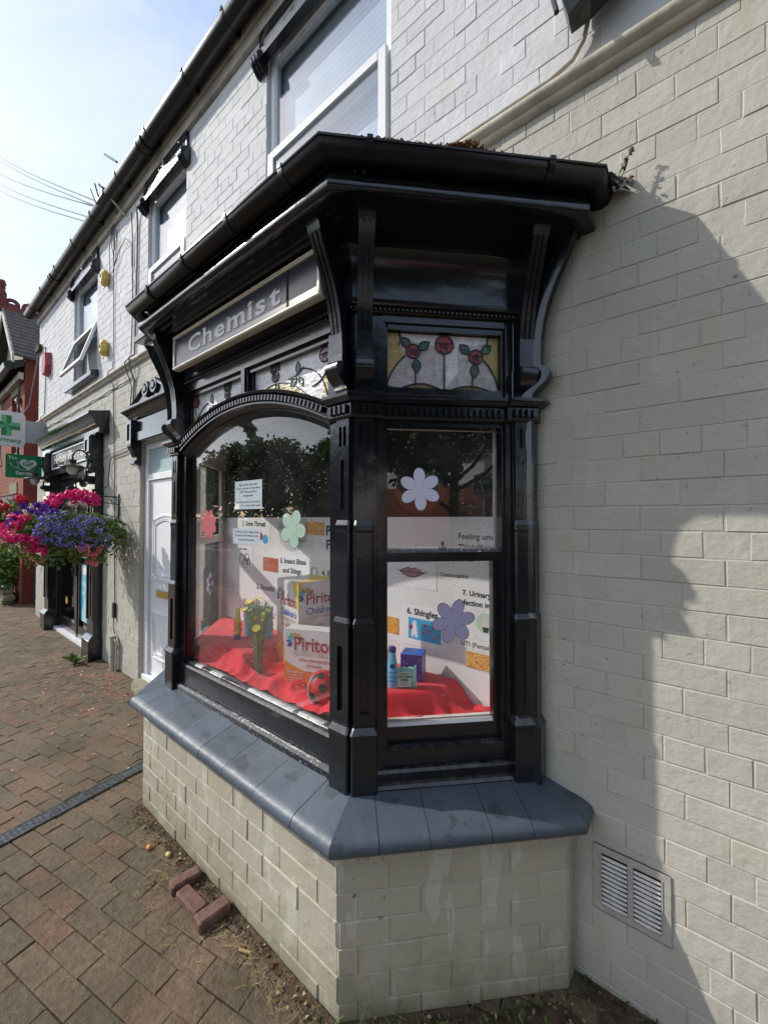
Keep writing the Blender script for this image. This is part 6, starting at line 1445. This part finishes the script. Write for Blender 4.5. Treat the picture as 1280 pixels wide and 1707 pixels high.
basket((-8.95, -.40, 1.78), 'farther basket of red geraniums and purple petunias at the picture edge', [
    ('geranium_blooms', 'f_red', heads([(-.4, .30), (-.28, .32), (-.15, .30), (-.02, .28), (.10, .26), (.28, .34), (.33, .30), (.2, .2), (-.3, .2), (.0, .2)], 60, .07, .024)),
    ('petunia_blooms', 'f_purple', heads([(.36, .24), (.48, .16), (.40, .18)], 26, .05, .03)), ('small_blooms', 'f_blue', drift(-.4, .2, -.2, .1, 25, .03, 4, .014))], 1900, .46, .34, 1.0)

# ------------------------------------------------------------------ brick house and things at the far left
bh = thing('brick_house', 'red brick house with a tiled gable roof and crested ridge beyond the white building', 'house', (-13.5, 3, 0))
HX0, HX1, HY0, HY1 = -16.5, -11.0, 0.02, 7.0
HF = frame((0, HY0), (1, 0), (0, -1)); HS = frame((HX1, 0), (0, 1), (1, 0))
def wallface(mb, fr, u0, u1, z0, z1, holes, mat):
    for (a, b, c, d) in sub_rects((u0, u1, z0, z1), holes): mb.add([fr(a, 0, c), fr(b, 0, c), fr(b, 0, d), fr(a, 0, d)], [(0, 1, 2, 3)], mat)
HW = [(-12.35, -11.62, 3.25, 4.55), (-12.35, -11.62, .95, 2.35), (-14.4, -13.6, 3.25, 4.55)]
mb = MB(); wallface(mb, HF, HX0, HX1, 0, 5.15, HW, 'redbrick'); build('front_wall', mb, bh)
mb = MB(); wallface(mb, HS, HY0, HY1, 0, 5.2, [(.55, 1.5, 1.9, 4.3)], 'redbrick_shaded'); mb.add([(HX0, HY0, 0), (HX0, HY1, 0), (HX0, HY1, 5.2), (HX0, HY0, 5.2)], [(0, 1, 2, 3)], 'redbrick_shaded'); mb.add([(HX0, HY1, 0), (HX1, HY1, 0), (HX1, HY1, 5.2), (HX0, HY1, 5.2)], [(0, 1, 2, 3)], 'redbrick'); build('side_wall', mb, bh)
for (a, b, c, d) in HW:
    mb = MB(); mb.box(a-.06, b+.06, -.03, .02, d, d+.24, 'stone', HF); mb.box(a-.06, b+.06, -.06, .02, c-.12, c, 'stone', HF); mb.box(a, a+.07, -.14, -.08, c, d, 'upvc', HF); mb.box(b-.07, b, -.14, -.08, c, d, 'upvc', HF); mb.box(a+.07, b-.07, -.14, -.08, (c+d)/2-.03, (c+d)/2+.03, 'upvc', HF)
    mb.box(a-.12, a, -.16, -.005, c, d, 'redbrick_shaded', HF); w_ = build('window', mb, bh); mb = MB(); mb.box(a+.07, b-.07, -.115, -.110, c, d, 'glass_dark', HF); mb.box(a, b, -.3, -.29, c, d, 'winback', HF); build('pane', mb, w_)
mb = MB(); mb.box(.50, 1.6, -.01, .04, 4.0, 4.32, 'upvc', HS); mb.box(.55, 1.5, -.2, -.19, 1.9, 4.0, 'winback', HS); build('side_window', mb, bh)
RX, RZ, EX, EZ = -12.25, 6.62, -10.92, 5.16
mb = MB()
th = .05
nr = 14
for i in range(nr):
    t0, t1 = i/nr, (i+1)/nr+.03
    x0_, z0_ = EX+(RX-EX)*t0, EZ+(RZ-EZ)*t0; x1_, z1_ = EX+(RX-EX)*t1, EZ+(RZ-EZ)*t1
    mb.rings([[(x0_, y, z0_), (x0_, y, z0_+.055), (x1_, y, z1_+.02), (x1_, y, z1_-.02)] for y in (-.18, HY1)], 'rooftile')
    mb.rings([[(2*RX-x0_, y, z0_), (2*RX-x0_, y, z0_+.055), (2*RX-x1_, y, z1_+.02), (2*RX-x1_, y, z1_-.02)] for y in (-.18, HY1)], 'rooftile')
rf = build('roof', mb, bh)
mb = MB(); N = 0; y = -.16; mb.rings([[(RX-.11, yy, RZ-.09), (RX+.11, yy, RZ-.09), (RX+.05, yy, RZ+.06), (RX-.05, yy, RZ+.06)] for yy in (-.18, HY1)], 'terracotta')
while y < 4.2:
    c_ = (y+.14, RZ+.12); n = 14; outer = [(c_[0]+.135*math.cos(PI*i/n), c_[1]+.12*math.sin(PI*i/n)) for i in range(n+1)]; inner = [(c_[0]+.06*math.cos(PI*i/n), c_[1]+.055*math.sin(PI*i/n)) for i in range(n+1)]
    ring = outer+inner[::-1]
    mb.rings([[(xx, a, b) for a, b in ring] for xx in (RX-.03, RX+.03)], 'terracotta'); mb.box(RX-.03, RX+.03, y+.005, y+.275, RZ+.05, RZ+.12, 'terracotta'); y += .29
build('ridge_crest', mb, rf)
mb = MB(); mb.box(RX-.08, RX+.08, -.26, -.12, RZ-.1, RZ+.30, 'terracotta'); mb.lathe([(.075, .30), (.05, .42), (.065, .44), (.05, .46), (.075, .52), (.05, .60), (.0, .61)], (RX, -.19, RZ), 'terracotta', 12); build('finial', mb, rf, smooth=40)
mb = MB(); mb.extrude([(EX-.1, 5.10), (RX, RZ-.06), (2*RX-EX+.1, 5.10)], -.06, .02, 'roughcast', HF); build('gable', mb, bh)
mb = MB()
for sg in (1, -1):
    x_ = lambda x: x if sg > 0 else 2*RX-x
    mb.rings([[(x_(EX+.04), yy, EZ-.16), (x_(EX+.04), yy, EZ+.02), (RX, yy, RZ+.03), (RX, yy, RZ-.17)] for yy in (-.20, -.165)], 'soffit')
build('barge_board', mb, bh)
mb = MB(); mb.slab([(.02, 5.14), (.30, 5.02), (.34, 4.98), (.32, 4.88), (.24, 4.86), (.02, 5.0)], HX0, HX1+.05, 'plastic', HF); mb.box(HX0, HX1, .02, .10, 4.72, 4.86, 'soffit', HF); build('front_gutter', mb, bh, smooth=40)
mb = MB(); mb.tube([(-11.04, -.06, 4.9), (-11.04, -.06, 2.8), (-10.94, -.02, 2.75), (-10.94, .3, 2.75)], .02, 'iron', 6); build('downpipe', mb, bh)
cable([(-11.3, -.03, 4.30), (-11.25, -.05, 4.18), (-10.9, -.02, 3.95), (-10.4, -.0, 4.08), (-9.75, -.01, 4.72), (-9.55, -.02, 4.88), (-9.40, -.02, 4.93)], .012, 'cable', 'pale cable slung across the gap from the brick house to the white wall')
p = MB(); p.box(-11.42, -11.28, -.06, .01, 4.28, 4.40, 'terracotta'); tag(build('cable_box', p), 'small dark red junction box on the corner of the brick house', 'junction box')
p = MB(); p.box(-9.62, -9.35, -.06, -.004, 4.90, 5.0, 'bark'); tag(build('cable_box', p), 'small dark junction box on the end of the white wall under the eaves', 'junction box')
p = MB(); p.box(-10.99, -9.62, .22, .26, 0, 1.75, 'bark')
for i in range(9): p.box(-10.98+.150*i, -10.85+.150*i, .20, .22, .03, 1.72, 'bark')
tag(build('side_gate', p), 'dark timber gate in the gap between the two buildings', 'gate')
p = MB(); p.tube([(-11.52, -.06, 0), (-11.52, -.06, 1.55)], .04, 'sgrey', 10); p.sphere((-11.52, -.06, 1.56), .04, 'sgrey', 10, 6); tag(build('grey_post', p, smooth=40), 'blue grey metal post behind the shrub at the picture edge', 'post')
p = MB()
for i in range(16): p.box(-13.2+.135*i, -13.08+.135*i, .12, .14, 1.98, 2.30+.02*(i % 2), 'timber', HF)
p.box(-13.2, -11.05, .02, .14, 2.28, 2.31, 'timber', HF); build('canopy_board', p, bh)
p = MB()
for r in range(3):
    for k in range(8): p.bbox(-14.6+.42*k+.2*(r % 2), -14.2+.42*k+.2*(r % 2), .06, .24, .10*r, .10*r+.097, 'stone', WF, .012)
tag(build('low_stone_wall', p), 'low mossy stone wall under the shrub at the far left', 'wall')
def shrub(c, rx, rz, n, mat, label, sz=.05, nm='shrub'):
    t = thing(nm, label, 'shrub', (c[0], c[1], 0)); mb = MB(); c = Vector(c)
    for k in range(n):
        d = Vector((random.gauss(0, 1), random.gauss(0, 1), random.gauss(0, 1))).normalized(); r_ = random.uniform(.45, 1.05); q = Vector((d.x*rx*r_, d.y*rx*r_, d.z*rz*r_)); q *= 1+.25*mnoise.noise((c+q)*3); mb.leaf(c+q, sz*random.uniform(.7, 1.3), mat, d)
    build('foliage', mb, t); mb = MB()
    for k in range(6): a = random.uniform(0, 2*PI); mb.tube([(c.x, c.y, 0), (c.x+.15*math.cos(a), c.y+.15*math.sin(a), c.z*.6), (c.x+rx*.6*math.cos(a), c.y+rx*.6*math.sin(a), c.z+rz*.3)], .015, 'bark', 5)
    build('stem', mb, t)
shrub((-11.62, -.20, .74), .42, .46, 1500, 'leaf_shrub', 'bright green leafy shrub on the low wall at the far left')

# ------------------------------------------------------------------ the street behind the camera, seen in the glass, with added sky-blocking trees
def tree(c, h, r, n, mat, label, sz, ht=.42, sq=1.0, off=(0, 0)):
    t = thing('street_tree', label, 'tree', c, 'trees across the street'); c = Vector(c); mb = MB()
    mb.tube([c, c+Vector((.05, .03, h*ht*.5)), c+Vector((-.05, 0, h*ht)), c+Vector((0, .05, h*.75))], [h*.028, h*.022, h*.017, h*.006], 'bark', 9)
    limbs = []
    for k in range(9):
        a = 2*PI*k/9+random.uniform(-.3, .3); l = r*random.uniform(.5, .9); z0_ = h*random.uniform(ht*.8, .7); e = c+Vector((l*math.cos(a), l*math.sin(a), z0_+h*.16)); limbs.append(e)
        mb.tube([c+Vector((0, 0, z0_)), c+Vector((l*.45*math.cos(a), l*.45*math.sin(a), z0_+h*.05)), e], [h*.009, h*.006, h*.002], 'bark', 5)
    build('trunk', mb, t, smooth=True); mb = MB(); cl = []
    for k in range(26):
        d = Vector((random.gauss(0, 1), random.gauss(0, 1), random.gauss(0, 1))).normalized()*random.uniform(.35, .95); cl.append((c+Vector((d.x*r+off[0], d.y*r+off[1], h*(ht+1)/2+d.z*h*(1-ht)*.5*sq)), r*random.uniform(.22, .42)))
    for e in limbs: cl.append((e, r*.3))
    for k in range(n):
        q, s_ = random.choice(cl); d = Vector((random.gauss(0, 1), random.gauss(0, 1), random.gauss(0, 1))).normalized(); mb.leaf(q+d*s_*random.uniform(.4, 1.05), sz*random.uniform(.6, 1.3), mat, None)
    build('crown', mb, t)
random.seed(5)
tree((2.2, -9.6, 0), 9.5, 3.4, 5000, 'leaf_tree', 'tall dark tree added across the road behind the viewer to cut sky light', .20, .25)  # unseen tree put in to cut sky fill on the bay facet
tree((7.4, -10.2, 0), 9.0, 3.3, 5000, 'leaf_tree', 'tall dark tree added across the road beyond the street tree to cut sky light', .20, .25)  # another unseen tree, added to block sky from the right
tree((6.5, -4.1, 0), 7.0, 2.0, 9000, 'leaf_tree', 'dark leafy street tree on the pavement along from the bay', .12, .30, 1.0, (-.8, -1.5))
for (x, y, h, r, lb) in ((-17.5, -20, 9.0, 3.2, 'dark green tree across the street, nearest the bay'), (-22.5, -21, 8.2, 3.0, 'dark green tree across the street beside the brick house'), (-27.5, -19.5, 8.8, 3.2, 'broad dark tree in the middle of the row across the street'), (-32, -20, 11.5, 2.4, 'tallest narrow tree in the row across the street'), (-37, -20.5, 8.6, 3.3, 'dark tree left of the tall narrow one across the street'), (-43, -20, 8.0, 3.2, 'dark tree near the far end of the row across the street'), (-49, -20, 7.6, 3.2, 'last dark tree at the far end of the row across the street')):
    tree((x, y, 0), h, r, 4200, 'leaf_far', lb, .25, .22)
def house(x0, x1, y0, y1, ze, zr, zb, label, wins):
    t = thing('opposite_house', label, 'house', ((x0+x1)/2, (y0+y1)/2, 0)); mb = MB(); mb.box(x0, x1, y0, y1, 0, zb, 'redbrick'); build('brick_storey', mb, t)
    mb = MB(); mb.box(x0+.02, x1-.02, y0+.02, y1-.02, zb, ze, 'render'); build('rendered_storey', mb, t)
    mb = MB(); xm = (x0+x1)/2; mb.rings([[(x0-.3, y, ze-.1), (xm, y, zr), (x1+.3, y, ze-.1), (x1+.3, y, ze), (xm, y, zr+.12), (x0-.3, y, ze)] for y in (y0-.3, y1+.3)], 'rooftile'); build('roof', mb, t)
    mb = MB()
    for y in (y0+.02, y1-.02): mb.add([(x0, y, ze-.05), (x1, y, ze-.05), (xm, y, zr-.03)], [(0, 1, 2)], 'render')
    build('gable', mb, t)
    for (a, z) in wins:
        mb = MB(); mb.box(a-.5, a+.5, y1-.02, y1+.03, z, z+1.1, 'upvc'); w_ = build('window', mb, t); mb = MB(); mb.box(a-.43, a+.43, y1+.03, y1+.035, z+.07, z+1.03, 'winback'); build('pane', mb, w_)
house(20.5, 28, -18, -9.5, 5.7, 7.8, 4.0, 'white rendered house with a brick ground floor along the street', [(22, 4.3), (26, 4.3), (22, 1.4), (26, 1.4)])
house(-30, -23, -31, -23.2, 4.6, 6.4, 4.5, 'brick house with white windows among the trees across the street', [(-24.5, 3.3), (-20.5, 3.3), (-24.5, .9), (-20.5, .9)])
t = thing('estate_board', 'white and green board on a post along the pavement', 'sign', (9.6, -4.75, 0)); mb = MB(); mb.box(9.56, 9.64, -4.79, -4.71, 0, 3.3, 'upvc'); build('post', mb, t); mb = MB(); mb.rings([[(9.5, -4.3, z) for z in (2.5, 3.25)]+[(9.7, -5.1, z) for z in (3.25, 2.5)], [(9.54, -4.29, z) for z in (2.5, 3.25)]+[(9.74, -5.09, z) for z in (3.25, 2.5)]], 'swhite'); build('panel', mb, t)
mb = MB(); mb.rings([[(9.49, -4.3, z) for z in (2.72, 2.92)]+[(9.69, -5.1, z) for z in (2.92, 2.72)], [(9.4999, -4.3, z) for z in (2.72, 2.92)]+[(9.6999, -5.1, z) for z in (2.92, 2.72)]], 'sgreen'); build('green_band', mb, t)
shrub((8.7, -4.9, 1.3), .55, 1.0, 1200, 'leaf_lime', 'lime yellow shrub beside the white and green board', .07)
shrub((11.5, -5.5, .9), 1.6, .9, 1800, 'leaf_far', 'low green hedge behind the lime shrub along the street', .12)
mb = MB()
for k in range(7000):
    x = random.uniform(-75, -10); q = Vector((x, -16.5+random.gauss(0, .5), abs(random.gauss(0, 1.1)))); mb.leaf(q, .3, 'leaf_far')
tag(build('added_hedge', mb), 'long dark hedge added along the far side of the street to cover bright reflected ground', 'hedge', kind='stuff')  # added hedge hides the sunlit ground mirrored in the front pane
